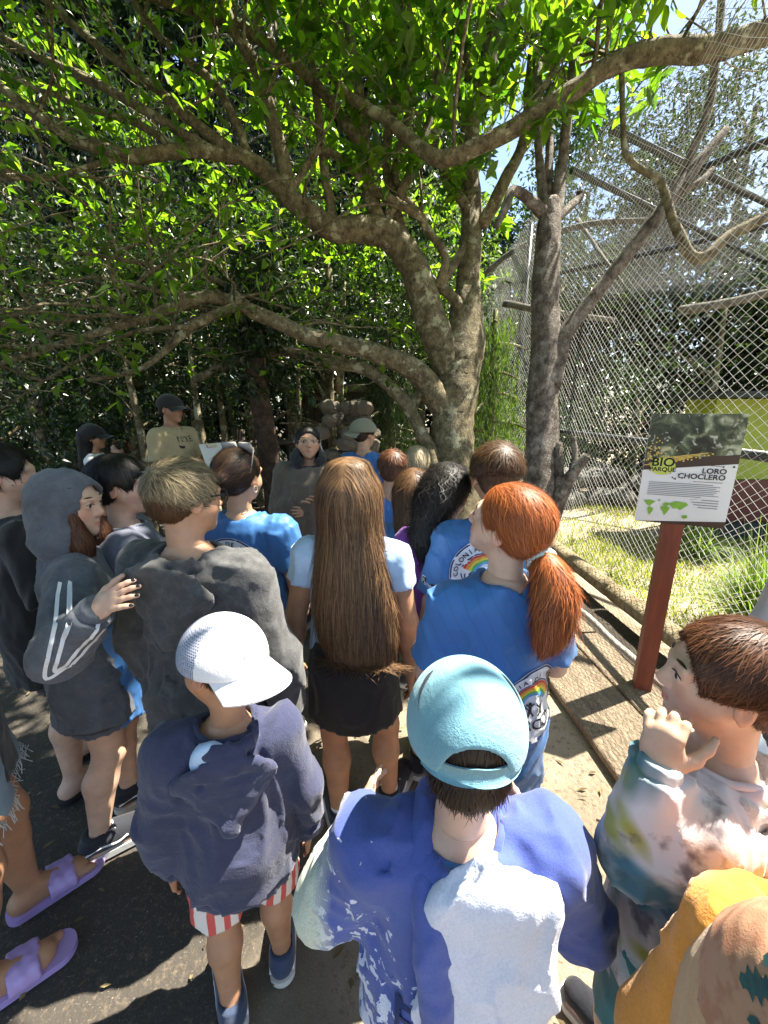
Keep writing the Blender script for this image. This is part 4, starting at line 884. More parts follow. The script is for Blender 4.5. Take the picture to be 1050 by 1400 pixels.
        for i in range(4):
            p=W+d*(.088-.004*abs(i-1.2))*sc+sd*(.026-.0175*i)*sc; dd=nrm(d+sd*(1.3-i)*spread); axr=np.cross(dd,n); 
            for j,(f,rr) in enumerate(((.45,.0088),(.30,.008),(.25,.0072))):
                dd=rot(dd,axr,c*(.6 if j==0 else 1.)); p2=p+dd*L[i]*f*sc; q.append(cone(p,p2,rr*sc,(rr-.0006)*sc,.004 if j or i else .006)); p=p2
            s.ft = getattr(s,'ft',{}); s.ft[(n_,i)] = (p, dd, nrm(np.cross(dd,axr)))
        p=W+d*.025*sc+sd*.026*sc; dd=nrm(d*.75+sd*.75+n*.35)
        for f,rr in ((.036,.0125),(.030,.0095),(.024,.0085)):
            p2=p+dd*f*sc; q.append(cone(p,p2,rr*sc,(rr-.001)*sc,.008)); p=p2; dd=nrm(dd+d*.35+n*c*.4)
        s.tips = p; return q
    def body(s, feet=False):
        H=s.H; tor=loft(s.tz,s.tx,s.ty,s.tox,s.toy,.03); hp=s.head_prims()+s.neck()
        bp=[tor]+s.arm_prims()+s.leg_prims()+[s.hC((0,-.11,-.3),(0,-.11,-.2),.15,.16)]+s.neck(-.004)
        for n_ in 'LR': bp += s.foot_prims(n_)
        cutp=s.hl((0,-.11,-.55)); up=s.Rh@np.array([0,0,1.]); Vs,Qs=[],[]
        b2=list(bp)+[half(cutp,up)]
        for i,n_ in enumerate('LR'):
            if s.hands[i]: b2.append(fcone(s.W[n_]+s.hd[n_]*.0,s.W[n_]+s.hd[n_]*.06,.06,.06,.003,'s'))
            else: b2[1:1]=s.hand_prims(n_)
        Vs.append(polygonize(b2,s.res)); 
        hcut=s.hl((0,-.11,-.76))
        Vs.append(polygonize([q for q in hp]+[half(hcut,-up)],s.hres))
        for i,n_ in enumerate('LR'):
            if s.hands[i]:
                W,E=s.W[n_],s.E[n_]; hpz=s.hand_prims(n_)+[cone(W-nrm(W-E)*.03,W,.0185*H,.0165*H,.01),half(W-s.hd[n_]*.012,-s.hd[n_])]; Vs.append(polygonize(hpz,.0036))
        o=0; VV,QQ=[],[]
        for V,Q in Vs: VV.append(V); QQ.append(Q+o); o+=len(V)
        V=np.concatenate(VV); Q=np.concatenate(QQ); me=mesh('body',V,Q,s.skin)
        X=(V-s.hc)@s.Rh/s.hh
        lip=np.exp(-((X[:,0]/.075)**2)**1.5-(((X[:,2]+.272)/.034)**2)**1.5)*(X[:,1]>.28)
        bl=.8*np.exp(-((np.abs(X[:,0])-.2)/.09)**2-((X[:,2]+.12)/.09)**2)*(X[:,1]>.15)+.7*np.exp(-(X[:,0]/.07)**2-((X[:,2]+.11)/.06)**2)*(X[:,1]>.4)+.55*(np.abs(X[:,0])>.345)*(np.abs(X[:,2])<.2)*(np.abs(X[:,1])<.2)
        for nm,v in (('lip',lip),('blush',bl)):
            at=me.attributes.new(nm,'FLOAT','POINT'); at.data.foreach_set('value',v.astype(np.float32))
        s.bo=link('body',me,s.o)
        if s.face: s.eyes()
        return s
    def eyes(s):
        for e in (-1,1):
            c=s.hl((e*.15,.328,.028)); m=MB(); n1,n2=10,16; r=.066*s.hh; fwd=s.Rh@nrm((e*.08,1,-.05)); ux=nrm(np.cross(fwd,(0,0,1))); uz=np.cross(ux,fwd)
            th=np.linspace(0,1.5,n1); ph=np.linspace(0,2*np.pi,n2,endpoint=False); V=c+r*(np.cos(th)[:,None,None]*fwd+np.sin(th)[:,None,None]*(np.cos(ph)[None,:,None]*ux+np.sin(ph)[None,:,None]*uz)); V=V.reshape(-1,3)
            i=np.arange(n1-1)[:,None]*n2; j=np.arange(n2)[None]; q=np.stack([i+j,i+n2+j,i+n2+(j+1)%n2,i+(j+1)%n2],-1).reshape(-1,4)
            fm=np.repeat([1 if t<.22 else (2 if t<.5 else 0) for t in th[:-1]],n2)
            link('eye',mesh('eye',V,q,[M('eye_white',(.50,.46,.43),.25,.05,20,0),M('eye_pupil',(.01,.01,.01),.1,0,20,0),M('eye_iris',(.07,.035,.018),.15,.2,60,0)],fm),s.o)
            for (z,y,h,nm,mt,dz) in ((.135,.385,.030,'eyebrow',HAIR['dkbrown'],.02),(.058,.412,.013,'eyelid_line',HAIR['black'],.0)):
                x=np.linspace(.05,.235,9); zz=z+dz*np.sin((x-.05)/.185*2.2)-(.03*((x-.15)/.09)**2 if nm!='eyebrow' else 0); yy=y-1.1*(x-.05)**2-(0 if nm=='eyebrow' else .012); m=MB()
                m.tube(np.array([s.hl((e*a,b_,c_)) for a,b_,c_ in zip(x,yy,zz)]),np.array([.4,.8,1,1,1,1,.9,.7,.2])*h*.5*s.hh,6); m.build(nm,mt,s.o)
    def nails(s,n_,mt):
        for i in range(4):
            p,d,n=s.ft[(n_,i)]; n=n if n@s.hn[n_]<0 else -n; c=p+n*.0048-d*.001; sd=np.cross(d,n); V,Q=polygonize([ell(c,(.0045,.0062,.0028),np.stack([sd,d,n],1),.001)],.0013); link('fingernail',mesh('fingernail',V,Q,mt),s.bo)
    def onto(s,prims,pts,c,lift=.0015,disp=None):
        p=np.array(pts,float)
        for _ in range(50): d=np.asarray(c)-p; d/=np.linalg.norm(d,axis=1,keepdims=True); p=p+d*np.clip((sdf_at(prims,p,disp)-lift)*.8,-.04,.04)[:,None]
        return p
    # -------- clothes
    def grow_mesh(s,name,prims,h,mt,disp=None,par=None,fm=None):
        V,Q=polygonize(prims,h,disp); f=None
        if fm is not None: f=fm(V[Q].mean(1))
        o=link(name,mesh(name,V,Q,mt,f),par or s.o); return o
    def torso(s, inf, hem, top=.838, fl=0., k=.03, flare=0.):
        z=s.tz; sel=np.linspace(s.Z(hem),s.Z(top),14); I=lambda a:np.interp(sel,z,a); d=np.clip((s.Z(.62)-sel)/(.2*s.H),0,1)
        # cloth hangs from the chest instead of following the waist
        rx=np.maximum(I(s.tx), np.where(sel<s.Z(.72), s.tx.max()*.97, 0))+inf+flare*d; ry=np.maximum(I(s.ty), np.where(sel<s.Z(.72), s.ty.max()*.95,0))+inf+flare*d
        return loft(sel,rx,ry,I(s.tox),I(s.toy),k,rnd=0)
    def top(s,name,mt,inf=.014,hem=.44,sleeve='short',res=.010,amp=.007,seed=1,collar=.0,slen=.62,cuff=None,extra=(),k=.025,fr=(14,14,5),flare=.01,neckr=.045,fm=None,neckz=.845):
        H=s.H; q=[s.torso(inf,hem,flare=flare,k=k)]; sl=[]
        for n_,sd in (('L',-1),('R',1)):
            S,E,W=s.S[n_],s.E[n_],s.W[n_]; ra=.033*H*s.b+inf*.9
            q.append(cone(np.array([s.side+sd*.03*H,S[1]-.002,s.Z(.806)]),S+np.array([0,0,.006*H]),0.024*H+inf*.6,ra*.93,.04))
            q.append(cone(s.tox[6:7].mean()+np.array([sd*.055*H,s.toy[6],s.Z(.74)]),S-np.array([0,0,.02*H]),.05*H,.035*H,.04))
            if sleeve=='short': sl.append(fcone(S-nrm(E-S)*.01,S+(E-S)*slen,ra,ra*1.05,.02))
            elif sleeve: 
                b_=.0245*H*s.b+inf*1.0; sl += [cone(S,E,ra,b_*1.06,.03), cone(E,E+(W-E)*.45,b_*1.08,b_,.03), fcone(E+(W-E)*.3,E+(W-E)*1.04,b_,b_*.82,.015)]
        q += list(extra); nb=np.array([s.side,s.lean*.8-.010*H,s.Z(.80)])
        q.append(fcone(nb+[0,0,.010],nb+np.array([0,.01,.2]),neckr*H,neckr*H*1.25,.006,'s')); q.append(half((0,0,s.Z(neckz)+.01),(0,.0,1))); q+=sl
        s.tp=q; s.td=folds(amp,fr,seed); o=s.grow_mesh(name,q,res,mt,s.td,fm=fm); s.to=o
        if sleeve=='long':
            hz=s.Z(hem); bl=s.torso(inf*.55,hem,flare=flare*.7); bz=Pr(lambda x,y,z,f=bl.f,h0=hz: np.maximum(f(x,y,np.maximum(z,h0+.004)),np.maximum(h0-.032-z,z-h0-.008)),[bl.lo[0],bl.lo[1],hz-.032],[bl.hi[0],bl.hi[1],hz+.008],.01)
            s.grow_mesh('hem_band',[bz],max(res,.008),mt,folds(.002,(40,40,4),seed),par=o)
            for n_ in 'LR':
                E,W=s.E[n_],s.W[n_]; rb=(.0245*H*s.b+inf)*.66; s.grow_mesh('cuff',[fcone(E+(W-E)*.98,E+(W-E)*1.16,rb,rb*.86,.006)],.006,mt,folds(.0016,(60,60,60),seed),par=o)
        a=np.linspace(0,2*np.pi,49); ring=np.stack([s.side+np.sin(a)*neckr*H*1.06,nb[1]+.003*H-np.cos(a)*neckr*H*1.06,np.full(49,.93*H)],1); ring=s.on(ring,(0,0,-1),q,lift=.001); ring[:,2]=np.clip(ring[:,2],s.Z(.76),s.Z(.86)); ring[:,2]=np.convolve(np.r_[ring[-4:-1,2],ring[:,2],ring[1:4,2]],np.ones(7)/7,'valid')-.002; m=MB(); m.tube(ring,.0065,7,caps=False); m.build('collar',mt,o)
        return o
    def hood_down(s,mt,lining=None,sz=1.,res=.0065,seed=3,name='hood',drop=0.,inf=.02):
        H=s.H; zc=s.Z(.775)-drop; by=np.interp(zc,s.tz,s.toy)-np.interp(zc,s.tz,s.ty)-inf; nb=np.array([s.side,s.lean*.8-.012*H,s.Z(.828)])
        q=[ell((s.side,by+.004*H,zc+.006*H),(.076*H*sz,.0135*H,.050*H*sz),rotm(0,16),.02)]+[cone((s.side+e_*.055*H*sz,by+.006*H,zc+.01*H),(s.side,by-.006*H,zc-.075*H*sz),.012*H,.014*H,.03) for e_ in (-1,1)]+[ell((s.side,by,zc-.028*H*sz),(.045*H*sz,.0125*H,.042*H*sz),rotm(0,6),.02)]
        a=np.linspace(-2.3,2.3,15); ring=[nb+np.array([math.sin(t)*.058*H*(1+.1*(sz-1)),-math.cos(t)*.058*H,-.045*H*(1-math.cos(t))*.5+.006*H]) for t in a]
        for i in range(14): q.append(cone(ring[i],ring[i+1],.0135*H,.0135*H,.02))
        q.append(ell(nb+np.array([0,-.034*H,.012*H]),(.050*H,.030*H,.050*H),None,.008,'s')); q.append(fcone(nb-[0,0,.05*H],nb+[0,0,.12*H],.043*H,.050*H,.006,'s'))
        return s.grow_mesh(name,q,res,mt,folds(.007,(16,16,12),seed,.5))
    def hood_up(s,mt,res=.006,opening=.33,seed=4,fwd=.0):
        H=s.H; q=[s.hE((0,-.09+fwd,.12),(.425,.50,.445),.1), s.hE((0,-.22,-.25),(.345,.31,.36),.2), cone(s.hl((-.2,-.05,-.52)),s.hl((.2,-.05,-.52)),.055*H,.055*H,.05)]
        q += [s.hE((0,.40+fwd,-.12),(opening,.42,.47),.02,'s'), s.hE((0,.02,.05),(.36,.40,.375),.02,'s'), fcone(s.hl((0,-.08,-.1)),s.hl((0,0,-.75)),.046*H,.05*H,.01,'s')]
        return s.grow_mesh('hood',q,res,mt,folds(.007,(11,11,9),seed))
    def shorts(s,name,mt,inf=.009,leg=.62,top=.57,res=.014,seed=5,amp=.005,wide=1.0):
        H=s.H; z=np.linspace(.455*H,top*H,6); I=lambda a:np.interp(z,s.tz,a); q=[loft(z,I(s.tx)+inf,I(s.ty)+inf,I(s.tox),I(s.toy),.03)]
        for n_ in 'LR':
            J,K=s.J[n_],s.K[n_]; q.append(fcone(J+[0,0,.01*H],J+(K-J)*leg,.060*H*s.b+inf,(.058-.016*leg)*H*s.b+inf*wide,.02))
        return s.grow_mesh(name,q,res,mt,folds(amp,(16,16,7),seed))
    def skirt(s,name,mt,hem=.40,top=.585,inf=.014,flare=.03,res=.009,seed=6):
        H=s.H; z=np.linspace(hem*H,top*H,8); I=lambda a:np.interp(np.maximum(z,.50*H),s.tz,a); f=np.clip((top*H-z)/((top-hem)*H),0,1)
        return s.grow_mesh(name,[loft(z,I(s.tx)+inf+flare*f,I(s.ty)+inf+flare*f+.01,0*z,I(s.toy),.02)],res,mt,folds(.005,(14,14,3),seed))
    def shoe(s,n_,kind='sneaker',mts=None,res=.0075,stripe=None):
        A,t,H=s.A[n_],s.toe[n_],s.H; sd=np.array([t[1],-t[0],0]); z=lambda v,h:np.array([v[0],v[1],h]); up,so=mts or (CL['vans'],CL['sole'])
        a,b_=A-t*.020*H,A+t*.108*H; r=.031*H
        if kind=='sneaker':
            q=[cone(z(a,.04*H),z(b_,.033*H),.029*H,.027*H,.02), cone(z(A+t*.03*H,.055*H),z(A+t*.07*H,.042*H),.023*H,.022*H,.03), fcone(z(A-t*.004*H,.045*H),z(A-t*.008*H,.078*H),.030*H,.029*H,.02), fcone(A+[0,0,.008*H],A+[0,0,.06*H],.0225*H,.0235*H,.006,'s'), half((0,0,.018*H),(0,0,-1))]
            o=s.grow_mesh('shoe',q,res,up); prof=.019*H; zz=.0
        elif kind=='slide':
            c=A+t*.055*H; q=[cone(z(c-sd*.012*H-t*.03*H,.030*H),z(c-sd*.012*H+t*.04*H,.022*H),.028*H,.026*H,.02),cone(z(c+sd*.012*H-t*.03*H,.030*H),z(c+sd*.012*H+t*.04*H,.022*H),.028*H,.026*H,.02)]+[half((0,0,.012*H),(0,0,-1)),half(c-t*.022*H,-t),half(c+t*.026*H,t)]
            o=s.grow_mesh('shoe',q,res*.8,up,(lambda x,y,w: .004*np.abs(np.sin(x*95+y*40))*np.abs(np.sin(y*95-x*40))) if stripe=='quilt' else None); prof=.016*H
        # sole
        N=28; pts=[]
        for k in range(N):
            an=2*math.pi*k/N; cc,ss=math.cos(an),math.sin(an); c=b_ if cc>0 else a; rr=(r if cc<=0 else r*1.08); pts.append(c+t*cc*rr*(.95 if cc>0 else .9)+sd*ss*rr+ (0))
        pts=np.array(pts); V=np.vstack([np.c_[pts[:,:2],np.full(N,.001)],np.c_[pts[:,:2],np.full(N,prof)],[[*((a+b_)/2)[:2],.001],[*((a+b_)/2)[:2],prof]]]); k=np.arange(N); k2=(k+1)%N
        link('sole',mesh('sole',V,[np.stack([k2,k,k+N,k2+N],-1),np.concatenate([np.stack([k,k2,0*k+2*N],-1),np.stack([k2+N,k+N,0*k+2*N+1],-1)])],so,smooth=False),o)
        if kind=='sneaker' and stripe:
            for j in range(4):
                m=MB(); p=A+t*(.030+.013*j)*H; h=(.079-.0085*j)*H; m.tube(np.array([z(p-sd*.017*H,h-.010*H),z(p,h),z(p+sd*.017*H+t*.006*H,h-.010*H)]),.003*H,5); m.build('lace',CL['white'],o)
            for e in (-1,1):
                m=MB(); q2=[z(A-t*.035*H+sd*e*.027*H,.036*H),z(A+t*.0*H+sd*e*.0305*H,.045*H),z(A+t*.035*H+sd*e*.0295*H,.036*H),z(A+t*.06*H+sd*e*.0295*H,.045*H)]; m.tube(cat(q2,4),.0032*H,5); m.build('side_stripe',CL['white'],o)
        return o
    # -------- hair and hats
    def hair_base(s,off=.045,nape=-.30,face=.30,ears=True,back=.0):
        q=[s.hE((0,-.085-back,.15),(.355+off,.425+off+back,.36+off),.05), s.hE((0,-.26,-.05),(.27+off*.8,.22+off,.26),.1)]
        q += [s.hE((0,.50,-.14),(.42,.38,.50),.05,'s'), half(s.hl((0,-.3,nape)),s.Rh@np.array([0,-.35,-1.]),k=.02)]
        if ears: q += [s.hE((e*.42,.05,-.12),(.13,.16,.20),.03,'s') for e in (-1,1)]
        return q
    def hair(s,mt,q,N=2500,length=.06,lift=.006,width=.0017,steps=4,flow=None,res=.007,jit=.25,seed=1,base_mt=None,wave=0,name='hair',whorl=(.02,-.30,.46),lv=.4,root=None):
        V,Q=polygonize(q,res); o=link(name,mesh(name,V,Q,base_mt or mt),s.o); g_=np.random.default_rng(seed); wh=s.hl(whorl)
        if flow is None:
            def flow(p,r): v=p-wh; v/=np.linalg.norm(v,axis=1,keepdims=True)+1e-6; v[:,2]-=.25; return v
        if N:
            Vr=V if root is None else V[root((V-s.hc)@s.Rh/s.hh)]; VS,QS=strands(q,Vr,N,flow,length,steps,lift,width,jit,g_,lv=lv,wave=wave); tag(link('strands',mesh('strands',VS,QS,mt),o),kind='stuff')
        s.hq=q; return o
    def cap(s,mt,rot=0,tilt=0,low=-.02,off=.075,brim=True,opening=False,mesh_mt=None,brim_len=.42,name='cap',brim_mt=None,res=.005,mats=None,fm=None):
        Rc=s.Rh@rotm(rot,tilt); oc=s.hl((0,-.075,.14)); hl=lambda v:oc+Rc@(np.asarray(v,float)*s.hh); rx,ry,rz=(.355+off)*s.hh,(.425+off)*s.hh,(.385+off)*s.hh
        if abs(rot)>90: pass
        q=[ell(oc,(rx,ry,rz),Rc,.01),ell(oc+Rc@np.array([0,.05*s.hh,-.01*s.hh]),(rx*.98,ry*.98,rz*.93),Rc,.04),half(hl((0,0,low)),Rc@np.array([0,.0,-1]),k=.006),ell(oc,(rx-.0035,ry-.0035,rz-.0035),Rc,.003,'s')]
        if opening: q.append(ell(hl((0,-.47,low-.01)),np.array([.235,.26,.25])*s.hh,Rc,.008,'s'))
        s.cq=q; s.Rc=Rc; s.chl=hl
        f=(lambda C: fm((C-oc)@Rc/s.hh)) if fm else None
        o=s.grow_mesh(name,q,res,mats or mt,None,fm=f)
        # seams and button
        for a in (0,60,120):
            m=MB(); t=np.linspace(.12,math.pi-.12,22); aa=R(a+90); pts=[oc+Rc@np.array([math.cos(w_)*math.cos(aa)*rx,math.cos(w_)*math.sin(aa)*ry,math.sin(w_)*rz])*1.004 for w_ in t]
            pts=[p for p in pts if (Rc.T@(p-oc))[2]>low*s.hh+.004 and not (opening and (Rc.T@(p-oc))[1]<-.25*s.hh and (Rc.T@(p-oc))[2]<.2*s.hh)]
            m.tube(np.array(pts),.0009,5); m.build('seam',s.seam_mt if hasattr(s,'seam_mt') else mt,o)
        m=MB(); m.tube(np.array([oc+Rc@np.array([0,0,rz-.002]),oc+Rc@np.array([0,0,rz+.004])]),np.array([.008,.006]),10); m.build('button',mt,o)
        if opening:
            t=np.linspace(-1.02,1.02,19)-math.pi/2; pts=np.array([oc+Rc@np.array([math.cos(w_)*rx*1.01,math.sin(w_)*ry*1.02,low*s.hh+.012-.004*abs(math.sin((w_+math.pi/2)*2))]) for w_ in t]); nn_=Rc@np.array([0,0,1.])
            V=np.vstack([pts-nn_*.013,pts+nn_*.013]); k=len(pts); f4=np.array([[i,i+1,k+i+1,k+i] for i in range(k-1)]); inn=(oc+Rc@np.array([0,0,low*s.hh])-V); inn-=np.outer(inn@nn_,nn_); inn/=np.linalg.norm(inn,axis=1,keepdims=True); V2=V+inn*.003
            link('strap',mesh('strap',np.vstack([V,V2]),np.vstack([f4,f4[:,::-1]+2*k,[[i,i+1,i+1+2*k,i+2*k] for i in range(k-1)],[[k+i+1,k+i,3*k+i,3*k+i+1] for i in range(k-1)]]),mt),o)
        if brim:
            na,nr=21,8; A=np.linspace(-1.12,1.12,na); V=[]
            for sgn in (1,-1):
                for a in A:
                    for r_ in np.linspace(0,1,nr):
                        bx=math.sin(a)*rx*(1+.10*r_); L_=brim_len*s.hh*math.cos(a*.98)**.7*r_ if abs(a)<1.5 else 0; by=math.cos(a)*ry+L_; bz=low*s.hh-.10*s.hh*r_-.16*s.hh*(math.sin(a)**2)*(.35+.65*r_)+.008+sgn*.0016
                        V.append(oc+Rc@np.array([bx,by,bz]))
            V=np.array(V); i=(np.arange(na-1)[:,None]*nr+np.arange(nr-1)[None]).ravel(); n0=na*nr; f=np.stack([i,i+1,i+nr+1,i+nr],-1); e=np.array([[k*nr+nr-1,(k+1)*nr+nr-1,n0+(k+1)*nr+nr-1,n0+k*nr+nr-1] for k in range(na-1)]); link('brim',mesh('brim',V,[f,f[:,::-1]+n0,e],brim_mt or mt),o)
        return o
    # -------- prints that follow the cloth
    def on(s,pts,dirn,prims=None,disp='d',lift=.0025,it=40):
        """slide points along dirn until they touch the garment"""
        prims=prims or s.tp; disp=s.td if disp=='d' else disp; p=np.array(pts,float); d=nrm(dirn)
        for _ in range(it): p=p+d*np.clip((sdf_at(prims,p,disp)-lift)*.8,-.05,.05)[:,None]
        return p
    def decal(s,name,polys,mts,c,right,up,par=None,prims=None,lift=.0025,dirn=None):
        right,up=nrm(right),nrm(up); dirn=np.cross(up,right) if dirn is None else dirn; b=MB(); 
        for V2,Fc,mi in polys:
            V2=np.asarray(V2,float); Fc=np.asarray(Fc); V3=np.array(c)+V2[:,:1]*right+V2[:,1:2]*up-nrm(dirn)*.12; V3=s.on(V3,dirn,prims,lift=lift+.0006*mi); b.add(V3,Fc if Fc.shape[1]==4 else None,Fc if Fc.shape[1]==3 else None,mi)
        return tag(b.build(name,mts,par or s.to),kind=None)
    def line_on(s,pts,width,mt,name='stripe',prims=None,lift=.003,par=None,n=6):
        prims=prims or s.tp; A=cat(np.array(pts,float),n)
        for _ in range(25): A=A-grad(prims,A,disp=s.td)*np.clip(sdf_at(prims,A,s.td)-lift,-.04,.04)[:,None]
        T=np.gradient(A,axis=0); T/=np.linalg.norm(T,axis=1,keepdims=True); Nn=grad(prims,A,disp=s.td); Sd=np.cross(T,Nn); k=len(A); V=np.vstack([A-Sd*width/2,A+Sd*width/2,A+Nn*.001]); f=np.array([[i,i+1,2*k+i+1,2*k+i] for i in range(k-1)]+[[2*k+i,2*k+i+1,k+i+1,k+i] for i in range(k-1)])
        return link(name,mesh(name,V,f,mt),par or s.to)
PM=[M('print_white',(.72,.73,.76),.6,.03,20,0),M('print_navy',(.015,.03,.12),.6,.05,20,0),M('print_red',(.55,.05,.03),.6,.05,20,0),M('print_orange',(.75,.30,.03),.6,.05,20,0),M('print_yellow',(.75,.58,.06),.6,.05,20,0),M('print_green',(.10,.42,.10),.6,.05,20,0),M('print_blue',(.10,.33,.62),.6,.05,20,0),M('print_black',(.012,.012,.016),.6,.05,20,0)]
def ringp(r0,r1,a0,a1,n=26):
    a=np.linspace(R(a0),R(a1),n); V=np.vstack([np.c_[np.cos(a)*r0,np.sin(a)*r0],np.c_[np.cos(a)*r1,np.sin(a)*r1]]); return V,[[i,i+1,n+i+1,n+i] for i in range(n-1)]
def discp(r,n=40,rings=9):
    V=[];f=[]
    for k in range(rings):
        v,q=ringp(r*k/rings+1e-4,r*(k+1)/rings,0,360,n); f+=[[x+len(V) for x in qq] for qq in q]; V+=v.tolist()
    return V,f
def arctext(txt,r,size,a_mid,step,top=True,bold=.05):
    out=[]; n=len(txt)
    for i,ch in enumerate(txt):
        if ch==' ': continue
        V,T=text_geo(ch,size); 
        if len(T)==0: continue
        V=V-[V[:,0].mean(),0]; a=R(a_mid+(n-1)/2*step-i*step if top else a_mid-(n-1)/2*step+i*step); t=a-math.pi/2 if top else a+math.pi/2
        for dx in (0,bold*size):
            W=V+[dx,dx]; out.append((np.c_[W[:,0]*math.cos(t)-W[:,1]*math.sin(t)+math.cos(a)*r,W[:,0]*math.sin(t)+W[:,1]*math.cos(t)+math.sin(a)*r],T,7))
    return out
def stick(x,y,h):
    L=lambda a,b,w:(*strip([[x+a[0]*h,y+a[1]*h],[x+b[0]*h,y+b[1]*h]],w*h),7); return [L((0,.35),(0,.72),.2),L((0,.65),(-.28,.9),.1),L((0,.65),(.28,.9),.1),L((0,.38),(-.2,0),.12),L((0,.38),(.22,.05),.12),(*disc(x,y+.88*h,.12*h),7)]
def club_logo(r=.10):
    k=r/.10; p=[(*discp(r),0),(*ringp(.093*k,.0985*k,0,360,48),1),(*ringp(.062*k,.065*k,-20,200,30),1)]
    for i,mi in enumerate((2,3,4,5,6)): p.append((*ringp((.055-.006*i)*k,(.061-.006*i)*k,10,170),mi))
    p+=arctext('COLONIA DE VERANO',.0715*k,.0205*k,90,12.0)+stick(-.012*k,-.028*k,.04*k)+stick(.016*k,-.028*k,.036*k)
    V,T=text_geo('ARCO',.042*k); V=V-[V[:,0].mean(),0]; p.append((V+[0,-.064*k],T,7)); p.append((V+[.0015*k,-.063*k],T,7))
    for cx,cy,rr in ((-.045,-.012,.012),(-.034,-.006,.013),(-.024,-.013,.010)): p.append((*ringp(rr*.72*k,rr*k,0,360,16),1)); p[-1]=(np.array(p[-1][0])+[cx*k,cy*k],p[-1][1],1)
    return p
# ---------------------------------------------------------------- patterned cloth
def splatter_hoodie():
    t=NT('violet_blue_splatter_fleece'); x,y,z=t.xyz()
    base=t.ramp(t.noise(4,3),[(.3,(.045,.075,.29)),(.7,(.075,.12,.41))])
    zone=t.math('MULTIPLY_ADD',x,-3.2,-.62); zone=t.math('ADD',zone,t.math('MULTIPLY',t.math('SUBTRACT',.86,z),3.0)); zone=t.math('MINIMUM',zone,.75); sp=t.noise(48,3,.55,dist=.4)
    thr=t.math('GREATER_THAN',t.math('ADD',sp,t.math('MULTIPLY',zone,.22)),.62); base=t.mix(thr,base,(.62,.66,.80))
    edge=t.ramp(t.math('ADD',t.math('MULTIPLY',x,-1),t.math('MULTIPLY',t.noise(9,3),.06)),[(.245,0),(.285,1)]); base=t.mix(edge,base,(.62,.66,.52))
    t.col(t.mix(t.ramp(t.noise(320,2),[(.35,.25),(.6,0)]),base,(.03,.03,.15))); t.bump(t.mix(.5,t.noise(320,3),t.noise(30,4)),.4,.003); t.b.inputs['Sheen Weight'].default_value=.25; return t.set(Roughness=.9)
def tie_dye():
    t=NT('pastel_tie_dye_fleece'); c=t.ramp(t.noise(6,3,.5,dist=.6),[(.34,(.28,.45,.50)),(.45,(.58,.58,.61)),(.57,(.66,.57,.59)),(.72,(.58,.61,.63))])
    c=t.mix(t.ramp(t.noise(5,3,.5,co=t.co(loc=(4,2,7)),dist=.5),[(.52,0),(.62,1)]),c,(.06,.17,.23)); c=t.mix(t.ramp(t.noise(6,2,.5,co=t.co(loc=(9,1,3)),dist=.4),[(.57,0),(.64,1)]),c,(.33,.32,.06)); c=t.mix(t.ramp(t.noise(13,4,.6,co=t.co(loc=(1,8,3))),[(.56,0),(.66,.85)]),c,(.11,.085,.11))
    t.col(c); t.bump(t.mix(.5,t.noise(300,3),t.noise(30,4)),.3,.003); t.b.inputs['Sheen Weight'].default_value=.25; return t.set(Roughness=.9)
def striped():
    t=NT('red_white_striped_cotton'); x,y,z=t.xyz(); a=t.math('ADD',t.math('MULTIPLY',x,26),t.math('MULTIPLY',y,14)); a=t.math('FRACT',t.math('ADD',a,t.math('MULTIPLY',t.noise(5),.25)))
    t.col(t.ramp(a,[(0,(.62,.10,.09)),(.42,(.62,.10,.09)),(.45,(.74,.70,.66)),(.97,(.74,.70,.66))])); t.bump(t.noise(400,3),.3,.003); return t.set(Roughness=.85)
def cap_net():
    t=NT('white_cap_mesh'); v=t.n('TexVoronoi'); v.inputs['Scale'].default_value=230; v.inputs['Randomness'].default_value=.15; t.l(t.co(),v.inputs['Vector']); t.col(t.ramp(v.outputs[0],[(.22,(.05,.06,.10)),(.5,(.38,.40,.50))])); t.bump(v.outputs[0],.4,.002); return t.set(Roughness=.7)
def leafy():
    t=NT('tropical_leaf_print'); n=t.noise(22,4,.6,co=t.co(),dist=1.0); c=t.mix(t.ramp(t.noise(30,3),[(.5,0),(.6,.7)]),(.46,.25,.15),(.36,.15,.08)); t.col(c); t.bump(t.noise(400,3),.3,.002); return t.set(Roughness=.8)
GJ='children standing in the crowd'
def short_hair(p,mt,N=3200,**k):
    return p.hair(HAIR[mt],p.hair_base(k.pop('off',.05),k.pop('nape',-.30)),N,k.pop('length',.055),k.pop('lift',.006),**k)
def boy_hair(p,mt,side=None,N=4200,off=.07,cut=.04,length=.045,lift=.006,whorl=(.04,-.28,.46),width=.0016,res=.006,jit=.4,side_off=.014):
    q=[p.hE((0,-.085,.15),(.355+off*.8,.425+off*.8,.36+off),.05),p.hE((0,.50,-.12),(.45,.36,.50),.04,'s'),half(p.hl((0,-.1,cut)),p.Rh@np.array([0,-.28,-1.]),k=.025)]
    o=p.hair(HAIR[mt],q,N,length,lift,width=width,whorl=whorl,res=res,jit=jit)
    p.hair(HAIR[side or mt],p.hair_base(side_off,-.31),int(N*.6),.017,.0022,width=width,res=res,name='cropped_hair',jit=.3); return o
def down(p,fw=0.0):
    def flow(q,r):
        v=np.zeros_like(q); x=(q-p.hc)@p.Rh/p.hh; up=np.clip((x[:,2]-.0)/.45,0,1); v+= (np.sign(x[:,0])*up*.8)[:,None]*p.Rh[:,0]; v-= (up*.35*(x[:,1]<.1))[:,None]*p.Rh[:,1]; v[:,2]-=1-.35*up; return v
    return flow
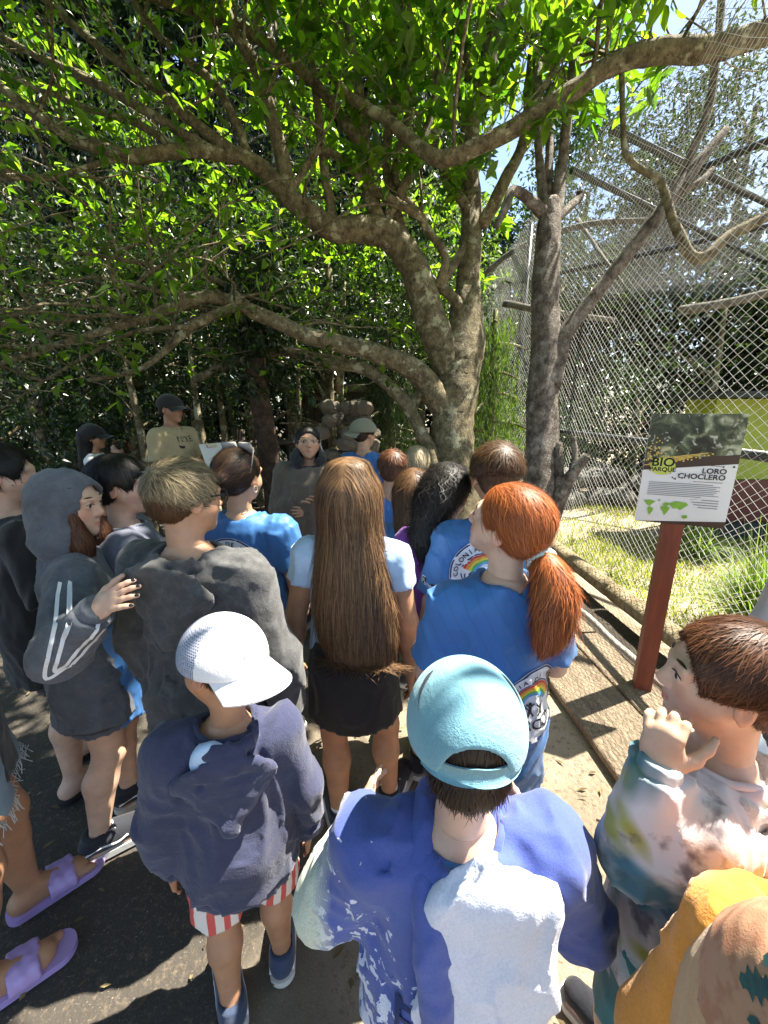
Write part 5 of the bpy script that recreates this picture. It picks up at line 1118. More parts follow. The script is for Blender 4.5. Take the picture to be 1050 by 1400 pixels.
# 1 ---- boy in the light blue cap, back to the lens
p=Person('boy in light blue cap and violet-blue splatter hoodie seen from behind',(634,1000,.635),heading=-3,hh=.212,build=1.20,nk=1.56,pitch=-4,skin='fair',arms=dict(B=((.40,.12,-.9),(-.25,.95,.05))),hres=.0045,res=.012)
p.body(); p.hair(HAIR['dkbrown'],p.hair_base(.022,-.36),1500,.022,.002,width=.0016,whorl=(0,-.1,.5)); nq=[p.hE((0,-.24,-.10),(.30,.275,.26),.05),half(p.hl((0,-.3,-.36)),p.Rh@np.array([0,-.35,-1.])),half(p.hl((0,-.30,.12)),p.Rh@np.array([0,.6,1.]))]; p.hair(HAIR['dkbrown'],nq,2400,.035,.005,width=.0015,whorl=(0,-.3,.3),name='nape_hair',jit=.35)
p.seam_mt=M('cap_thread',(.10,.27,.36),.7,.1,60,0); cp_=p.cap(CL['skyblue'],rot=0,tilt=-6,low=-.13,off=.055,brim=True,opening=True,res=.004); DN=M('dark_cap_net',(.05,.055,.07),.8,.4,300,.5,300)
oc=p.chl((0,0,0))
for e in (-1,1):
    t=np.linspace(0,1,14); el=R(22)+t*R(36); hw_=R(3.6)*np.sin(np.pi*np.clip(t,.01,.99)**1.9)**.8; V=[]
    for sg in (-1,0,1): az=R(-90)+e*(R(60)+t*R(34))+sg*hw_/np.cos(el); V.append(oc+.3*np.stack([np.cos(el)*np.cos(az),np.cos(el)*np.sin(az),np.sin(el)],1)@p.Rc.T)
    V=p.onto(p.cq,np.vstack(V),oc); link('vent',mesh('vent',V,np.array([[r*14+i,r*14+i+1,(r+1)*14+i+1,(r+1)*14+i] for r in (0,1) for i in range(13)]),DN),cp_)
p.top('hooded_sweatshirt',splatter_hoodie(),inf=.022,hem=.42,sleeve='long',res=.0075,amp=.010,seed=11,neckr=.052,fr=(11,11,6)); tp,td,to=p.tp,p.td,p.to
# print low on the back
V,T=text_geo('ECR',.075); V=V*[1.1,1]-[V[:,0].mean(),0]; p.decal('chest_print',[(V*1.0,T,0)],[PM[1]],(-.03,-.25,.66),(1,0,0),(0,0,1),dirn=(0,1,0))
H=p.H; zt=p.Z(.80)
hood=[ell((.035,-.115,zt-.10),(.105,.019,.19),rotm(0,-9),.03),ell((.05,-.092,zt-.01),(.085,.028,.055),rotm(0,20),.04),ell((.02,-.118,zt-.25),(.085,.015,.14),rotm(0,-4),.03),fcone((0,-.012*H,zt-.03),(0,-.012*H,zt+.2),.052*H,.060*H,.01,'s')]
p.grow_mesh('hood',hood,.0055,CL['lilac'],folds(.008,(15,8,1.6),6,.2))
roll=[]; 
for e,pts in ((-1,[(-.050,.045,.835),(-.066,-.02,.832),(-.062,-.075,.80),(-.055,-.112,.74),(-.045,-.135,.66),(-.035,-.142,.56)]),(1,[(.062,.05,.83),(.076,-.02,.826),(.098,-.07,.785),(.118,-.098,.72),(.118,-.112,.64)])):
    A=cat([(a*H/1.33,b_*H/1.33,p.Z(c)) for a,b_,c in pts],3)
    for i in range(len(A)-1): roll.append(cone(A[i],A[i+1],.026 if e<0 else .016,.026 if e<0 else .016,.012))
p.grow_mesh('hood_edge',roll,.006,splatter_hoodie(),folds(.005,(20,20,8),7))
m=MB(); nb=np.array([0,-.012*H,p.Z(.835)]); m.tube(np.array([nb+[math.sin(a)*.056*H,-math.cos(a)*.050*H,-.012*H+.006*math.cos(a)] for a in np.linspace(0,2*math.pi,33)]),.0135,8,caps=False,flat=None); m.build('shirt_collar',CL['blue'],p.o)
p.shorts('shorts',CL['dkdenim'],leg=.8)
for n_ in 'LR': p.shoe(n_,'sneaker')
# 2 ---- boy in the white backwards cap
p=Person('boy in backwards white mesh cap, navy hoodie and red-striped shorts',(300,908,.89),heading=16,hh=.195,build=1.0,nk=1.50,yaw=48,pitch=-8,roll=4,skin='warm',arms=dict(B=((.24,.02,-1),(.04,.12,-1))),feet=((-.055,-.03,15),(.062,.03,-5)),hres=.0045,face=True)
p.body(); p.hair(HAIR['dkbrown'],p.hair_base(.02,-.30),1200,.03,.004)
p.cap(CL['white'],rot=180,tilt=-8,low=-.06,off=.075,brim=True,brim_len=.46,mats=[CL['white'],cap_net()],fm=lambda X:((X[:,1]<.10)&(np.abs(X[:,2])<.46)).astype(int),res=.0045)
oc=p.chl((0,.43,.10)); m=MB(); m.box(p.chl((.07,.505,.12)),(.030,.004,.022),p.Rc); m.build('cap_badge',M('red_patch',(.50,.10,.08),.7,.15,60,.2),p.o,smooth=False)
p.top('hooded_sweatshirt',CL['navy'],inf=.020,hem=.425,sleeve='long',res=.0075,amp=.010,seed=21,neckr=.05,fr=(10,10,4),flare=.02)
p.hood_down(CL['navy'],sz=1.2,drop=.02); p.grow_mesh('hood_lining',[ell((-.030,-.078,p.Z(.805)),(.040,.022,.062),rotm(10,16),.02)],.006,CL['palebl'],folds(.004,(20,20,8),3))
p.shorts('shorts',striped(),res=.010,leg=.92,inf=.006,wide=3.4,top=.46)
for n_ in 'LR': p.shoe(n_,'sneaker',(cloth('navy_sneaker',(.03,.05,.10),.2,400,.3),CL['sole']),stripe=1)
# 3 ---- boy with hand at his mouth
p=Person('boy in pastel tie-dye hoodie holding his hand to his mouth',(992,932,.67),heading=46,hh=.205,build=1.0,yaw=18,pitch=2,skin='fair',arms=dict(L=dict(t=P(900,1056,.635),pole=(0,0,-1),e=P(868,1168,.68),hd=(.04,.12,1),hn=(.6,.6,.1)),R=((.2,.1,-1),(0,.5,-1))),hres=.004,face=True,hands=(1,0)); p.curl['L']=1.05
p.body(); boy_hair(p,'auburn',None,8000,.08,.03,.04,.0035,width=.0012)
p.top('hooded_sweatshirt',tie_dye(),inf=.020,hem=.42,sleeve='long',res=.007,amp=.011,seed=31,neckr=.05,fr=(13,13,9)); p.hood_down(cloth('cream_fleece',(.66,.64,.64),.08,200,.6),sz=1.2)
p.shorts('shorts',CL['teal'],leg=.85)
for n_ in 'LR': p.shoe(n_,'sneaker')
# 4 ---- child in mustard with the tan bag
T_=P(1030,1275,.49); Hm=T_[2]/.792+.02; a_=R(-12); o_=np.array([math.cos(a_),math.sin(a_)])*.098*Hm*1.1
p=Person('child in mustard sweatshirt at the elbow of the tie-dye boy',('w',T_[0]+o_[0],T_[1]+o_[1],Hm-.1025),heading=-12,hh=.205,build=1.1,arms=dict(L=dict(t=P(930,1520,.60),pole=(-1,-.2,-.2)),R=((.2,0,-1),(0,.3,-1))))
p.body(); short_hair(p,'brown',600); p.top('sweatshirt',CL['mustard'],inf=.026,hem=.44,sleeve='long',res=.008,amp=.009,seed=41); p.shorts('shorts',CL['dkdenim'],leg=.9)
for n_ in 'LR': p.shoe(n_,'sneaker')
bagc=P(1118,1425,.40); bag=tag(empty('backpack',tuple(bagc),R(20)),'tan backpack with a tropical leaf-print top beside the mustard sweatshirt','backpack')
q=[ell((0,0,0),(.095,.085,.16),rotm(0,0,-14),.03),ell((.0,0,-.08),(.12,.10,.15),None,.06)]
V,Q=polygonize(q,.005,folds(.004,(12,12,8),2)); cz=V[Q].mean(1); link('bag_body',mesh('bag_body',V,Q,CL['tan']),bag); q2=[ell((0,0,0),(.097,.087,.162),rotm(0,0,-14),.03),ell((.0,0,-.08),(.122,.102,.152),None,.06),half(nrm((-.25,-.15,.9))*.03,(.25,.15,-.9),k=.002)]; V,Q=polygonize(q2,.004,folds(.004,(12,12,8),2)); link('top_panel',mesh('top_panel',V,Q,leafy()),bag); q=q2[:2]
A=cat([(-.075,-.05,.115),(-.045,-.075,.150),(0,-.06,.172),(.06,-.03,.175),(.1,.02,.15)],6); m=MB(); m.tube(A,.0065,8,flat=.5); m.build('handle_strap',M('amber_webbing',(.55,.29,.09),.7,.1,60,.3,200),bag)
gl=np.random.default_rng(4); LT=M('print_leaf_teal',(.012,.075,.075),.6,.4,60,.1)
for (ax,az,an) in ((-.075,.06,.6),(-.05,.02,-.5),(-.02,.07,.3),(-.01,.02,2.2),(.03,.055,1.2),(-.06,.10,.2),(-.02,.115,-.4)):
    L_=.055; t=np.linspace(0,1,16); wv=np.sin(np.pi*t**.7)*(.015+.005*np.sign(np.sin(t*30))); ctr=np.c_[(t-.3)*L_*math.cos(an),(t-.3)*L_*math.sin(an)]; nn_=np.array([-math.sin(an),math.cos(an)]); V2=np.vstack([ctr-nn_*wv[:,None],ctr+nn_*wv[:,None]])+[ax,az]
    bx=nrm(np.array([[math.cos(R(20)),math.sin(R(20)),0],[-math.sin(R(20)),math.cos(R(20)),0],[0,0,1]])@(np.array([0,0,CAM_H])-bagc)+np.array([-.35,.1,.25])); ux=nrm(np.cross((0,0,1.),bx)); uz=np.cross(bx,ux); V3=.3*(bx+5.2*(V2[:,:1]+.035)*ux+5.2*(V2[:,1:]-.055)*uz); V3=p.onto(q,V3,(0,0,0),.0015,folds(.004,(12,12,8),2))
    link('leaf_print',mesh('leaf_print',V3,np.array([[i,i+1,17+i,16+i] for i in range(15)]),LT),bag)
# 5 ---- sliver at the right edge
p=Person('person in pale grey long-sleeved top standing past the sign',('w',1.50,1.22,1.40),heading=10,hh=.22,arms=dict(B=((.25,0,-1),(.1,.1,-1)))); p.body(); short_hair(p,'dkbrown',500); p.top('sweatshirt',CL['palegrey'],inf=.025,sleeve='long'); p.shorts('shorts',CL['dkdenim'],leg=.9)
for n_ in 'LR': p.shoe(n_,'sneaker')
# 6 ---- red-haired girl
p=Person('red-haired girl with a ponytail in a royal blue shirt looking up',(692,716,1.04),heading=6,hh=.218,build=.98,yaw=50,pitch=16,roll=-6,skin='fair',arms=dict(B=((.22,.12,-1),(-.25,.75,-.3))),hres=.004,face=True)
p.body(); q=p.hair_base(.045,-.40,ears=True); 
pt=[p.hl((0,-.47,-.22))]; base=pt[0]; dn=np.array([.0,-.05,-1.]); side=p.Rh[:,0]
pts=cat([base,base+np.array([.012,-.050,-.03]),base+np.array([.020,-.075,-.09]),base+np.array([.022,-.07,-.17]),base+np.array([.012,-.06,-.235])],3); rr=np.interp(np.linspace(0,1,len(pts)),[0,.2,.5,.8,1],[.022,.034,.046,.036,.012])
tail=[cone(pts[i],pts[i+1],rr[i],rr[i+1],.02) for i in range(len(pts)-1)]
tie=p.hl((0,-.42,-.22))
def fl(q_,r):
    v=tie-q_; d=np.linalg.norm(v,axis=1,keepdims=True); v/=d+1e-6; return v*.9+np.array([0,0,-.15])
p.hair(HAIR['red'],q,6500,.10,.006,flow=fl,width=.0013,steps=6,res=.006,jit=.22,lv=.6,wave=.0015)
def fl2(q_,r): v=np.zeros_like(q_); v[:,2]=-1; v[:,0]+=.15*np.sin(q_[:,2]*30); return v
p.hair(HAIR['red'],tail,3200,.10,.012,flow=fl2,width=.0014,steps=6,res=.006,jit=.3,name='ponytail',wave=.002)
m=MB(); ax_=nrm(pts[2]-pts[0]); u_=nrm(np.cross(ax_,(0,0,1.))); w_=np.cross(ax_,u_)
m.tube(np.array([pts[1]+(u_*math.cos(a)+w_*math.sin(a))*.030+ax_*.004*math.sin(a*5) for a in np.linspace(0,2*math.pi,41)]),.012,8,caps=False,rough=.25,seed=2); m.build('scrunchie',(lambda t:(t.col(t.ramp(t.noise(40,3),[(.35,(.62,.60,.52)),(.5,(.45,.66,.56)),(.62,(.70,.52,.55))])),t.set(Roughness=.6))[-1])(NT('pastel_scrunchie')),p.o)
p.top('t_shirt',CL['blue'],inf=.016,hem=.36,sleeve='short',res=.007,amp=.009,seed=61,slen=.8,neckr=.045,fr=(9,9,5),flare=.018)
p.decal('shirt_logo',club_logo(.105),PM,(.075,-.25,p.Z(.60)),(1,0,0),(0,0,1),dirn=(0,1,0)); p.shorts('shorts',cloth('blue_shorts',(.03,.07,.30)),leg=.85); 
for n_ in 'LR': p.shoe(n_,'sneaker',(cloth('orange_sneaker',(.6,.16,.04)),CL['sole']))
# 7 ---- boy in front of her with the round logo
p=Person('tall brown-haired boy in blue shirt with round rainbow logo and sleeve badge',(677,652,1.40),side=.045,heading=8,hh=.222,build=1.0,yaw=-12,skin='tan',arms=dict(B=((.25,0,-1),(.05,.12,-1))),group=None,hres=.0055)
p.body(); boy_hair(p,'brown',None,4500,.085,.0,.055,.006,jit=.5)
p.top('t_shirt',CL['blue'],inf=.017,hem=.42,sleeve='short',res=.008,amp=.008,seed=71,slen=.85,neckr=.05); p.decal('shirt_logo',club_logo(.125),PM,(-.01,-.25,p.Z(.725)),(1,0,0),(0,0,1),dirn=(0,1,0))
bp=[(*rect(-.045,.045,-.013,.013),0),(*rect(-.042,.042,-.011,.011),1)]; V,T=text_geo('Pamay',.024); bp.append((V-[.038,.008],T,0)); bp.append((*ringp(.004,.008,0,360,14),0)); bp[-1]=(np.array(bp[-1][0])+[.034,0],bp[-1][1],0)
pm2=[PM[0],PM[1]]; sl=p.S['L']+(p.E['L']-p.S['L'])*.62; p.decal('sleeve_badge',[bp[0]],[PM[0]],sl,(.9,-.3,-.32),(.3,.1,.95),dirn=(.75,.65,0)); p.decal('sleeve_badge',[(bp[1][0],bp[1][1],0)],[PM[7]],sl,(.9,-.3,-.32),(.3,.1,.95),dirn=(.75,.65,0),lift=.0035); p.decal('sleeve_lettering',[(b_[0],b_[1],0) for b_ in bp[2:]],[PM[0]],sl,(.9,-.3,-.32),(.3,.1,.95),dirn=(.75,.65,0),lift=.0045)
p.shorts('shorts',CL['black'],leg=.8)
for n_ in 'LR': p.shoe(n_,'sneaker')
# 8 ---- dark curly girl
p=Person('girl with long dark curls, a yellow clip and a purple collar',(613,672,1.52),heading=-14,hh=.215,yaw=-22,skin='tan',arms=dict(B=((.2,0,-1),(.05,.2,-1)))); p.body()
q=p.hair_base(.06,-.45,ears=False)+[cone(p.hl((-.12,-.42,-.1)),p.hl((-.2,-.46,-.8)),.32*p.hh,.26*p.hh,.05),cone(p.hl((-.2,-.46,-.8)),p.hl((-.24,-.4,-1.35)),.24*p.hh,.10*p.hh,.03)]
p.hair(HAIR['black'],q,3200,.08,.016,flow=down(p),width=.0024,steps=9,wave=.012,res=.008,jit=.5)
m=MB(); m.box(p.hl((-.12,-.48,.30)),(.03,.01,.02),p.Rh@rotm(20,-30,20)); m.build('hair_clip',M('yellow_clip',(.7,.55,.12),.35,.1,30,0),p.o)
p.top('t_shirt',CL['purple'],inf=.016,hem=.42,seed=81,neckr=.05); p.shorts('shorts',CL['black'])
for n_ in 'LR': p.shoe(n_,'sneaker')
# 9 ---- wavy brown girl with logo
p=Person('girl with wavy brown hair in blue shirt with small round logo and green sandals',(566,674,1.72),heading=-10,hh=.21,skin='warm',arms=dict(B=((.2,0,-1),(.05,.2,-1))),feet=((-.09,-.05,0),(.05,.03,0))); p.body()
q=p.hair_base(.05,-.45,ears=False)+[cone(p.hl((0,-.3,-.1)),p.hl((0,-.42,-.62)),.40*p.hh,.36*p.hh,.05)]
p.hair(HAIR['brown'],q,2200,.09,.008,flow=down(p),width=.0024,steps=6,wave=.006,res=.008,jit=.35)
p.top('t_shirt',CL['blue'],inf=.016,hem=.40,seed=91); p.decal('shirt_logo',club_logo(.10),PM,(.03,-.25,p.Z(.69)),(1,0,0),(0,0,1),dirn=(0,1,0)); p.shorts('shorts',cloth('green_print_cotton',(.10,.25,.18),.4),leg=.75)
for n_ in 'LR': p.shoe(n_,'slide',(M('mint_rubber',(.25,.55,.42),.5,.1,30,.1),)*2)
# 10-12 ---- boys farther in
def backkid(label,head,heading,hair,yaw=0,top='blue',logo=True,**k):
    p=Person(label,head,heading=heading,yaw=yaw,hh=.21,skin=k.pop('skin','tan'),arms=dict(B=((.2,0,-1),(.05,.2,-1))),hres=.008,res=.018,**k); p.body()
    if hair: boy_hair(p,hair,None,1500,.05,.0,.04,.005,width=.003,res=.008)
    p.top('t_shirt',CL[top],inf=.016,hem=.42,seed=int(head[0]),res=.013)
    if logo: p.decal('shirt_logo',club_logo(.095),PM,(0,-.25,p.Z(.66)),(1,0,0),(0,0,1),dirn=(0,1,0))
    p.shorts('shorts',CL['dkdenim'],res=.013)
    for n_ in 'LR': p.shoe(n_,'sneaker',res=.008)
    return p
backkid('short brown-haired boy in blue shirt behind the long-haired girl\'s shoulder',(537,642,2.15),-5,'auburn',-5)
p=backkid('blond child beside the leaning stem of the spreading tree',(571,632,2.65),-15,None,-10,top='white',logo=False); p.hair(HAIR['blond'],p.hair_base(.06,-.5,ears=False)+[cone(p.hl((0,-.25,-.1)),p.hl((0,-.3,-.5)),.36*p.hh,.32*p.hh,.05)],1500,.07,.006,flow=down(p),width=.003)
p=backkid('boy in olive cap and blue shirt next to the stone pile',(499,594,3.15),-25,'dkbrown',-20); p.cap(CL['olive'],rot=150,low=-.05,off=.08,opening=False,brim=True,brim_len=.3,res=.007)
# 13 ---- the guide
p=Person('woman guide in brown hoodie and glasses with arms crossed, facing the crowd',(421,606,2.75),heading=172,hh=.225,yaw=22,pitch=8,build=1.2,skin='tan',arms=dict(R=((.22,.10,-1),(-.85,.45,.38)),L=((.22,.05,-1),(-.85,.50,.05))),face=True,res=.018,hres=.0048,hands=(1,1)); p.body()
p.hair(HAIR['black'],p.hair_base(.05,-.35,ears=False),500,.05,.003,width=.003)
p.hood_up(CL['black'],opening=.36,fwd=-.06); p.top('hooded_sweatshirt',CL['brownh'],inf=.028,hem=.36,sleeve='long',res=.009,amp=.010,seed=131,flare=.03,neckr=.045)
m=MB()
for e in (-1,1): m.tube(np.array([p.hl((e*.155+math.cos(a)*.125,.435-.05*abs(math.cos(a)) if math.cos(a)*e>0 else .435,.03+math.sin(a)*.105)) for a in np.linspace(0,2*math.pi,25)]),.0016,5,caps=False)
for e in (-1,1): m.tube(np.array([p.hl((e*.28,.39,.06)),p.hl((e*.37,.0,.05))]),.0016,5)
m.tube(np.array([p.hl((-.04,.45,.06)),p.hl((0,.465,.07)),p.hl((.04,.45,.06))]),.0015,5); m.build('glasses',M('gold_wire',(.6,.5,.35),.3,.05,30,0),p.o); p.shorts('trousers',CL['black'],leg=1.0)
p.grow_mesh('trouser_legs',p.leg_prims(.02),.014,CL['black'],folds(.006))
for n_ in 'LR': p.shoe(n_,'sneaker',res=.008)
# 14 ---- girl with the very long hair
p=Person('girl with very long brown hair, pale blue top and black skirt',(479,674,1.29),heading=-6,hh=.212,build=.98,skin='warm',arms=dict(L=((.26,-.02,-1),(.10,.10,-1)),R=((.22,-.02,-1),(.05,.15,-1))),feet=((-.045,-.02,28),(.085,.05,-18)),hands=(1,0),res=.009); p.body()
zz=np.r_[p.Z(np.array([.565,.62,.69,.76,.83])),p.hc[2]-.03,p.hc[2]+.03,p.hc[2]+.07]; q=p.hair_base(.05,-.6,ears=False)+[loft(zz,[.085,.125,.130,.122,.108,.094,.075,.03],[.022,.036,.044,.058,.075,.085,.075,.03],[.045,.035,.025,.012,.004,0,0,0],[-.115,-.105,-.095,-.075,-.05,-.03,-.025,-.025],.09)]
p.hair(HAIR['long'],q,8500,.22,.007,flow=down(p),width=.0018,steps=8,wave=.002,res=.008,jit=.10,lv=.6)
p.top('top',CL['palebl'],inf=.012,hem=.535,sleeve='short',slen=.42,seed=141,res=.009); p.skirt('skirt',CL['black'],hem=.385,flare=.028)
for n_ in 'LR':
    p.shoe(n_,'sneaker',stripe=1); A=p.A[n_]; p.grow_mesh('sock',[fcone(A-[0,0,.02],A+[0,0,.045],.035,.034,.01)],.006,CL['white'])
# 15 ---- woman with raised sunglasses
p=Person('dark-haired woman with sunglasses on her head and hoop earrings, blue logo shirt',(328,652,1.62),heading=-8,hh=.225,build=1.12,yaw=-14,skin='tan',arms=dict(B=((.25,.05,-1),(-.1,.5,-.7)))); p.body()
q=p.hair_base(.05,-.36,ears=True)+[p.hE((0,-.50,.02),(.2,.16,.2),.05)]; p.hair(HAIR['dkbrown'],q,2600,.07,.004,flow=lambda q_,r:(p.hl((0,-.55,.02))-q_)/np.linalg.norm(p.hl((0,-.55,.02))-q_,axis=1,keepdims=True),width=.0022,res=.008)
m=MB()
for e in (-1,1): m.box(p.hl((e*.19,.02,.56)),(.062,.012,.042),p.Rh@rotm(e*-8,30)); m.tube(np.array([p.hl((e*.36,.02,.56)),p.hl((e*.40,-.1,.3)),p.hl((e*.40,-.18,.12))]),.0028,6)
m.build('sunglasses',M('pale_sunglasses',(.30,.28,.26),.25,.1,20,0),p.o)
for e in (-1,1): m=MB(); m.tube(np.array([p.hl((e*.38,-.04+math.sin(a)*.05,-.20+math.cos(a)*.06)) for a in np.linspace(0,6.28,17)]),.0016,5,caps=False); m.build('earring',M('gold_wire',(.6,.5,.35)),p.o)
p.top('t_shirt',CL['blue'],inf=.017,hem=.40,seed=151,res=.009); p.decal('shirt_logo',club_logo(.115),PM,(-.01,-.25,p.Z(.71)),(1,0,0),(0,0,1),dirn=(0,1,0)); p.shorts('shorts',CL['black'],leg=.9)
for n_ in 'LR': p.shoe(n_,'sneaker',res=.008)
# 16 ---- boy in the washed grey hoodie
p=Person('boy with blond-streaked hair and glasses in a washed charcoal hoodie',(256,682,1.14),heading=-14,hh=.22,build=1.14,yaw=-26,pitch=-2,skin='tan',arms=dict(L=((.26,.0,-1),(.02,.22,-1)),R=((.34,.0,-1),(.10,.15,-1))),hands=(0,1),hres=.0045,face=True); p.body()
boy_hair(p,'ash','brown',6500,.06,-.09,.045,.006,whorl=(.06,-.40,.36),side_off=.03,width=.0014)
m=MB()
for e in (-1,1): m.tube(np.array([p.hl((e*.30,.40,.06)),p.hl((e*.385,.02,.06)),p.hl((e*.375,-.12,-.02))]),.0028,6); m.tube(np.array([p.hl((e*.16+math.cos(a)*.13,.43,.02+math.sin(a)*.09)) for a in np.linspace(0,6.28,21)]),.0024,5,caps=False)
m.build('glasses',M('black_plastic',(.012,.012,.013),.3,.1,20,0),p.o)
p.top('hooded_sweatshirt',CL['wash'],inf=.024,hem=.36,sleeve='long',res=.0085,amp=.013,seed=161,neckr=.05,fr=(9,9,4),flare=.025); p.hood_down(CL['wash'],sz=1.2,seed=9); greyboy=p
p.shorts('shorts',CL['beige'],leg=.9,inf=.012)
for n_ in 'LR': p.shoe(n_,'sneaker')
# 17 ---- hooded girl
p=Person('girl with a grey hood up and white sleeve stripes resting her hand on a shoulder',(94,690,1.32),heading=-52,hh=.225,build=1.04,yaw=-30,pitch=-4,skin='fair',lean=.02,arms=dict(R=dict(t=P(126,838,1.03),pole=(.25,-.55,-1),hd=P(176,806,1.0)-P(126,838,1.03),hn=(.1,.75,-.6)),L=((.15,.3,-1),(-.2,.7,-.3))),feet=((-.05,.02,6),(.06,-.06,-2)),hands=(0,1),hres=.0038,face=True,res=.010); p.curl['R']=.30; p.body()
q=[s_ for s_ in p.hair_base(.0,-.4,ears=False)]+[cone(p.hl((e*.26,.16,.02)),p.hl((e*.27,.26,-.55)),.085*p.hh,.13*p.hh,.03) for e in (-1,1)]+[cone(p.hl((e*.27,.26,-.55)),p.hl((e*.24,.34,-1.15)),.13*p.hh,.10*p.hh,.04) for e in (-1,1)]
p.hair(HAIR['auburn'],q,3000,.13,.005,root=lambda X:X[:,2]<-.02,flow=down(p),width=.0017,steps=7,wave=.003,res=.006,jit=.2)
p.hood_up(CL['grey'],opening=.335,fwd=.045); p.top('hooded_sweatshirt',CL['grey'],inf=.026,hem=.40,sleeve='long',res=.007,amp=.010,seed=171,neckr=.045,fr=(9,9,5),flare=.02)
S,E,W=p.S['R'],p.E['R'],p.W['R']; C=cat([S+[0,-.01,.035],S*.5+E*.5+[0,-.018,0],E+[0,-.012,-.012],E*.55+W*.45+[0,.0,-.022],W+[0,.01,-.018]],8); T2=np.gradient(C[:,1:],axis=0); T2/=np.linalg.norm(T2,axis=1,keepdims=True); N2=np.c_[-T2[:,1],T2[:,0]]
C2=cat([S+[0,-.034,.035],S*.5+E*.5+[0,-.040,0],E+[0,-.032,-.026],E*.55+W*.45+[0,.0,-.046],W+[0,.02,-.040]],8)
for C in (C,C2):
    dx=0; T2=np.gradient(C[:,1:],axis=0); T2/=np.linalg.norm(T2,axis=1,keepdims=True); N2=np.c_[-T2[:,1],T2[:,0]]; ed=[]
    for e in (-.0045,0,.0045):
        Q=C.copy(); Q[:,1:]+=N2*(dx+e); Q[:,0]=.42; ed.append(p.on(Q,(-1,0,0),lift=.0025))
    k=len(C); V=np.vstack(ed); link('sleeve_stripe',mesh('sleeve_stripe',V,np.array([[r*k+i,r*k+i+1,(r+1)*k+i+1,(r+1)*k+i] for r in (0,1) for i in range(k-1)]),CL['white']),p.to)
ts=p.torso(.013,.375,top=.66); p.grow_mesh('t_shirt',[Pr(lambda x,y,z,f=ts.f:f(x,y-.045,z),ts.lo,ts.hi+[0,.05,0],.02)],.009,CL['blue'],folds(.006)); p.shorts('shorts',CL['dkdenim'],res=.010,leg=.52,inf=.008,wide=3.0,top=.46)
for n_ in 'LR': p.shoe(n_,'sneaker',stripe=1,res=.0045)
gw=p; p.nails('R',M('dark_nail_varnish',(.012,.012,.014),.2,.1,30,0))
nm_=MB()
for q_ in p.hand_prims('R')[4:14:3]: pass
# 18 ---- boy beyond her in profile
p=Person('dark-fringed boy in slate top seen in profile beyond the hooded girl',(168,664,1.52),heading=-62,hh=.225,yaw=-14,skin='fair',arms=dict(B=((.25,.05,-1),(.05,.3,-1))),face=True,hres=.0045); p.body(); p.hair(HAIR['black'],p.hair_base(.07,-.34)+[p.hE((0,.27,.26),(.25,.14,.13),.08)],2600,.06,.006,width=.0022,whorl=(0,-.2,.5)); p.top('sweatshirt',CL['slate'],inf=.03,sleeve='long',seed=181); p.shorts('shorts',CL['black'],leg=.9)
for n_ in 'LR': p.shoe(n_,'sneaker',res=.008)
# 19 ---- man with the clipboard
p=Person('man in black cap and khaki logo t-shirt holding a clipboard',(234,560,3.55),heading=-104,hh=.235,build=1.1,yaw=0,skin='deep',arms=dict(R=((.12,.05,-.95),(-.35,.9,.10)),L=((.12,.15,-.9),(-.4,.9,.2))),face=True,res=.016,hres=.006,hands=(1,1)); p.curl={'L':.6,'R':.6}; p.body(); p.hair(HAIR['black'],p.hair_base(.02,-.3),500,.02,.002); p.cap(CL['black'],low=-.03,off=.06)
p.top('t_shirt',CL['khaki'],inf=.018,hem=.44,seed=191,res=.010,slen=.72); V,T=text_geo('NIKE',.075); V=V-[V[:,0].mean(),0]; sw=[[-.11,.0],[-.10,-.03],[-.06,-.035],[.12,.035],[-.05,-.012],[-.085,-.010]]
c_=(.0,.25,p.Z(.755)); p.decal('shirt_print',[(V*[1.1,1]+[0,.02],T,0),(sw,[[0,1,5],[1,2,5],[2,4,5],[2,3,4]],0)],[PM[7]],c_,(-1,0,0),(0,0,1),dirn=(0,-1,0)); p.shorts('shorts',CL['khaki'],leg=.95)
bxo('waist_pouch',(0,.16,.56*p.H),(.26,.06,.09),CL['black'],p.o)
for n_ in 'LR': p.shoe(n_,'sneaker',res=.009)
hw=np.array(p.o.location)+p.Rz@((p.W['R']+p.W['L'])/2+np.array([-.05,.13,.02])); cb=tag(empty('clipboard',tuple(hw),R(-118)),'white clipboard held upright by the man in khaki','clipboard'); m=MB(); m.box((0,0,.02),(.23,.006,.31),rotm(0,20)); m.build('board',M('board_white',(.66,.66,.64),.4,.05,5,0),cb,smooth=False); m=MB(); m.box((0,-.03,.15),(.1,.02,.03),rotm(0,20)); m.build('clip',M('gold_wire',(.6,.5,.35)),cb,smooth=False)
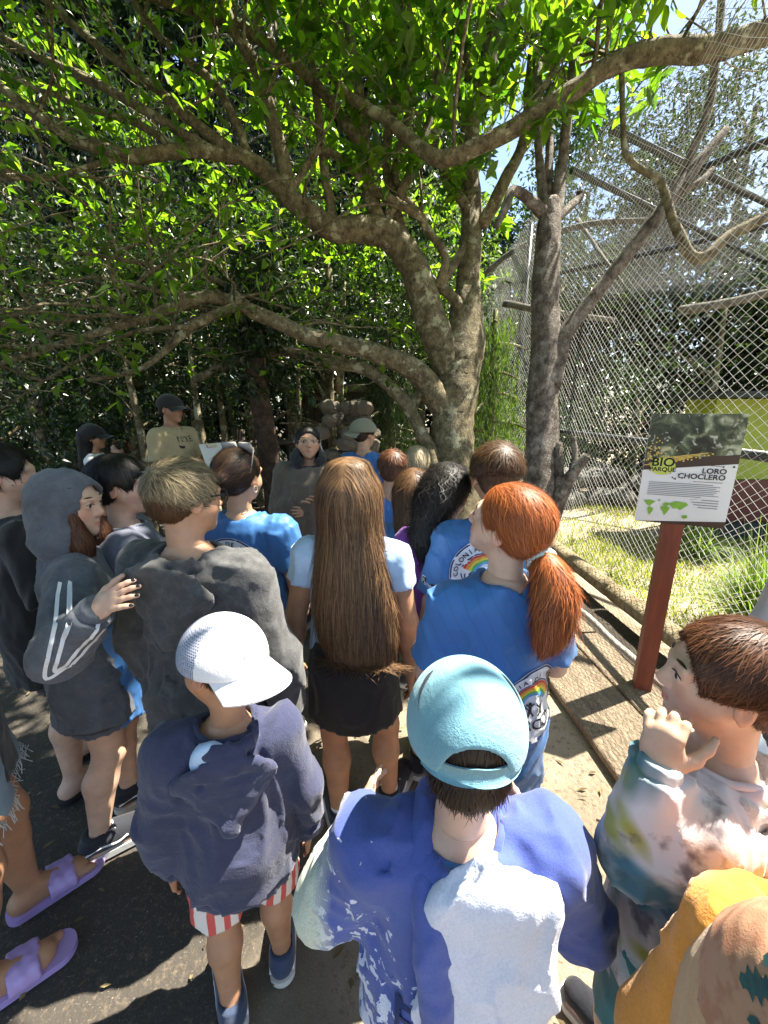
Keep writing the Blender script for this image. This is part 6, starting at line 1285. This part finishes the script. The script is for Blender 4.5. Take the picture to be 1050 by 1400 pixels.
# 20-21 ---- far left
p=Person('woman in black cap and sleeveless top with long dark hair in the shade',(128,598,3.9),heading=-70,hh=.225,skin='warm',arms=dict(B=((.25,0,-1),(.1,.2,-1))),face=True,res=.018,hres=.007); p.body(); p.hair(HAIR['black'],p.hair_base(.05,-.5,ears=False)+[cone(p.hl((0,-.3,-.1)),p.hl((0,-.45,-1.3)),.36*p.hh,.3*p.hh,.05)],1500,.12,.006,flow=down(p),width=.004,res=.01); p.cap(CL['black'],low=-.03,off=.07,res=.007); p.top('tank_top',CL['white'],inf=.012,sleeve=None,hem=.45,res=.012); p.shorts('shorts',CL['dkdenim'])
for n_ in 'LR': p.shoe(n_,'sneaker',res=.009)
p=Person('small child in bright blue shirt far back in the shade facing the crowd',(163,614,4.6),heading=150,hh=.20,skin='fair',face=True,res=.018,hres=.007); p.body(); short_hair(p,'brown',600,width=.004); p.top('t_shirt',cloth('bright_blue_cotton',(.05,.22,.62)),inf=.016,res=.012); p.shorts('shorts',CL['dkdenim'])
for n_ in 'LR': p.shoe(n_,'sneaker',res=.009)
# 23 ---- black shirt, left edge
p=Person('dark-haired person in black t-shirt with folded arms behind the hooded girl',(6,650,1.5),heading=-38,hh=.225,build=1.05,skin='fair',yaw=-20,arms=dict(R=((.32,.10,-.95),(-.75,.75,.12)),L=((.32,.10,-.95),(-.75,.6,.2))),feet=((-.06,.05,0),(.08,-.02,10)),hands=(1,1)); p.body(); short_hair(p,'black',2200,off=.075,length=.07,lift=.008,width=.002); p.top('t_shirt',CL['black'],inf=.022,hem=.38,sleeve='short',slen=1.0,seed=231); p.shorts('shorts',CL['black'],leg=.7)
for n_ in 'LR': p.shoe(n_,'slide',(CL['rubber'],CL['rubber']),res=.007)
# 24 ---- lilac slides
f0=(PZ(15,1350,0)+PZ(15,1265,0))/2
p=Person('girl in frayed pale denim shorts and lilac quilted slides',('w',f0[0]-.02,f0[1],1.36),heading=-48,hh=.22,build=1.1,skin='warm',feet=((-.075,.05,4),(.075,-.02,0)),res=.0085); p.body(); p.hair(HAIR['dkbrown'],p.hair_base(.05,-.5,ears=False),800,.08,.005); p.top('t_shirt',CL['black'],inf=.03,hem=.44,slen=.9); p.shorts('shorts',CL['denim'],res=.010,leg=.46,inf=.03,wide=1.3)
b_=MB(); gF=np.random.default_rng(3)
for n_ in 'LR':
    J,K=p.J[n_],p.K[n_]; ax=nrm(K-J); c=J+(K-J)*.46; u_=nrm(np.cross(ax,(0,1,0))); w_=np.cross(ax,u_); r_=.058*p.H*1.1-.016*.46*p.H+.042
    for a in np.linspace(0,6.28,110): 
        d=u_*math.cos(a)+w_*math.sin(a); e=c+d*(r_-.006); b_.tube(np.array([e-ax*.008,e+ax*.012+gF.normal(0,.006,3),e+ax*gF.uniform(.018,.045)+gF.normal(0,.01,3)]),.0011,3,caps=False)
tag(b_.build('frayed_hem',cloth('frayed_thread',(.62,.68,.72)),p.o),kind='stuff')
for n_ in 'LR': p.shoe(n_,'slide',(CL['lilrub'],CL['lilrub']),stripe='quilt')
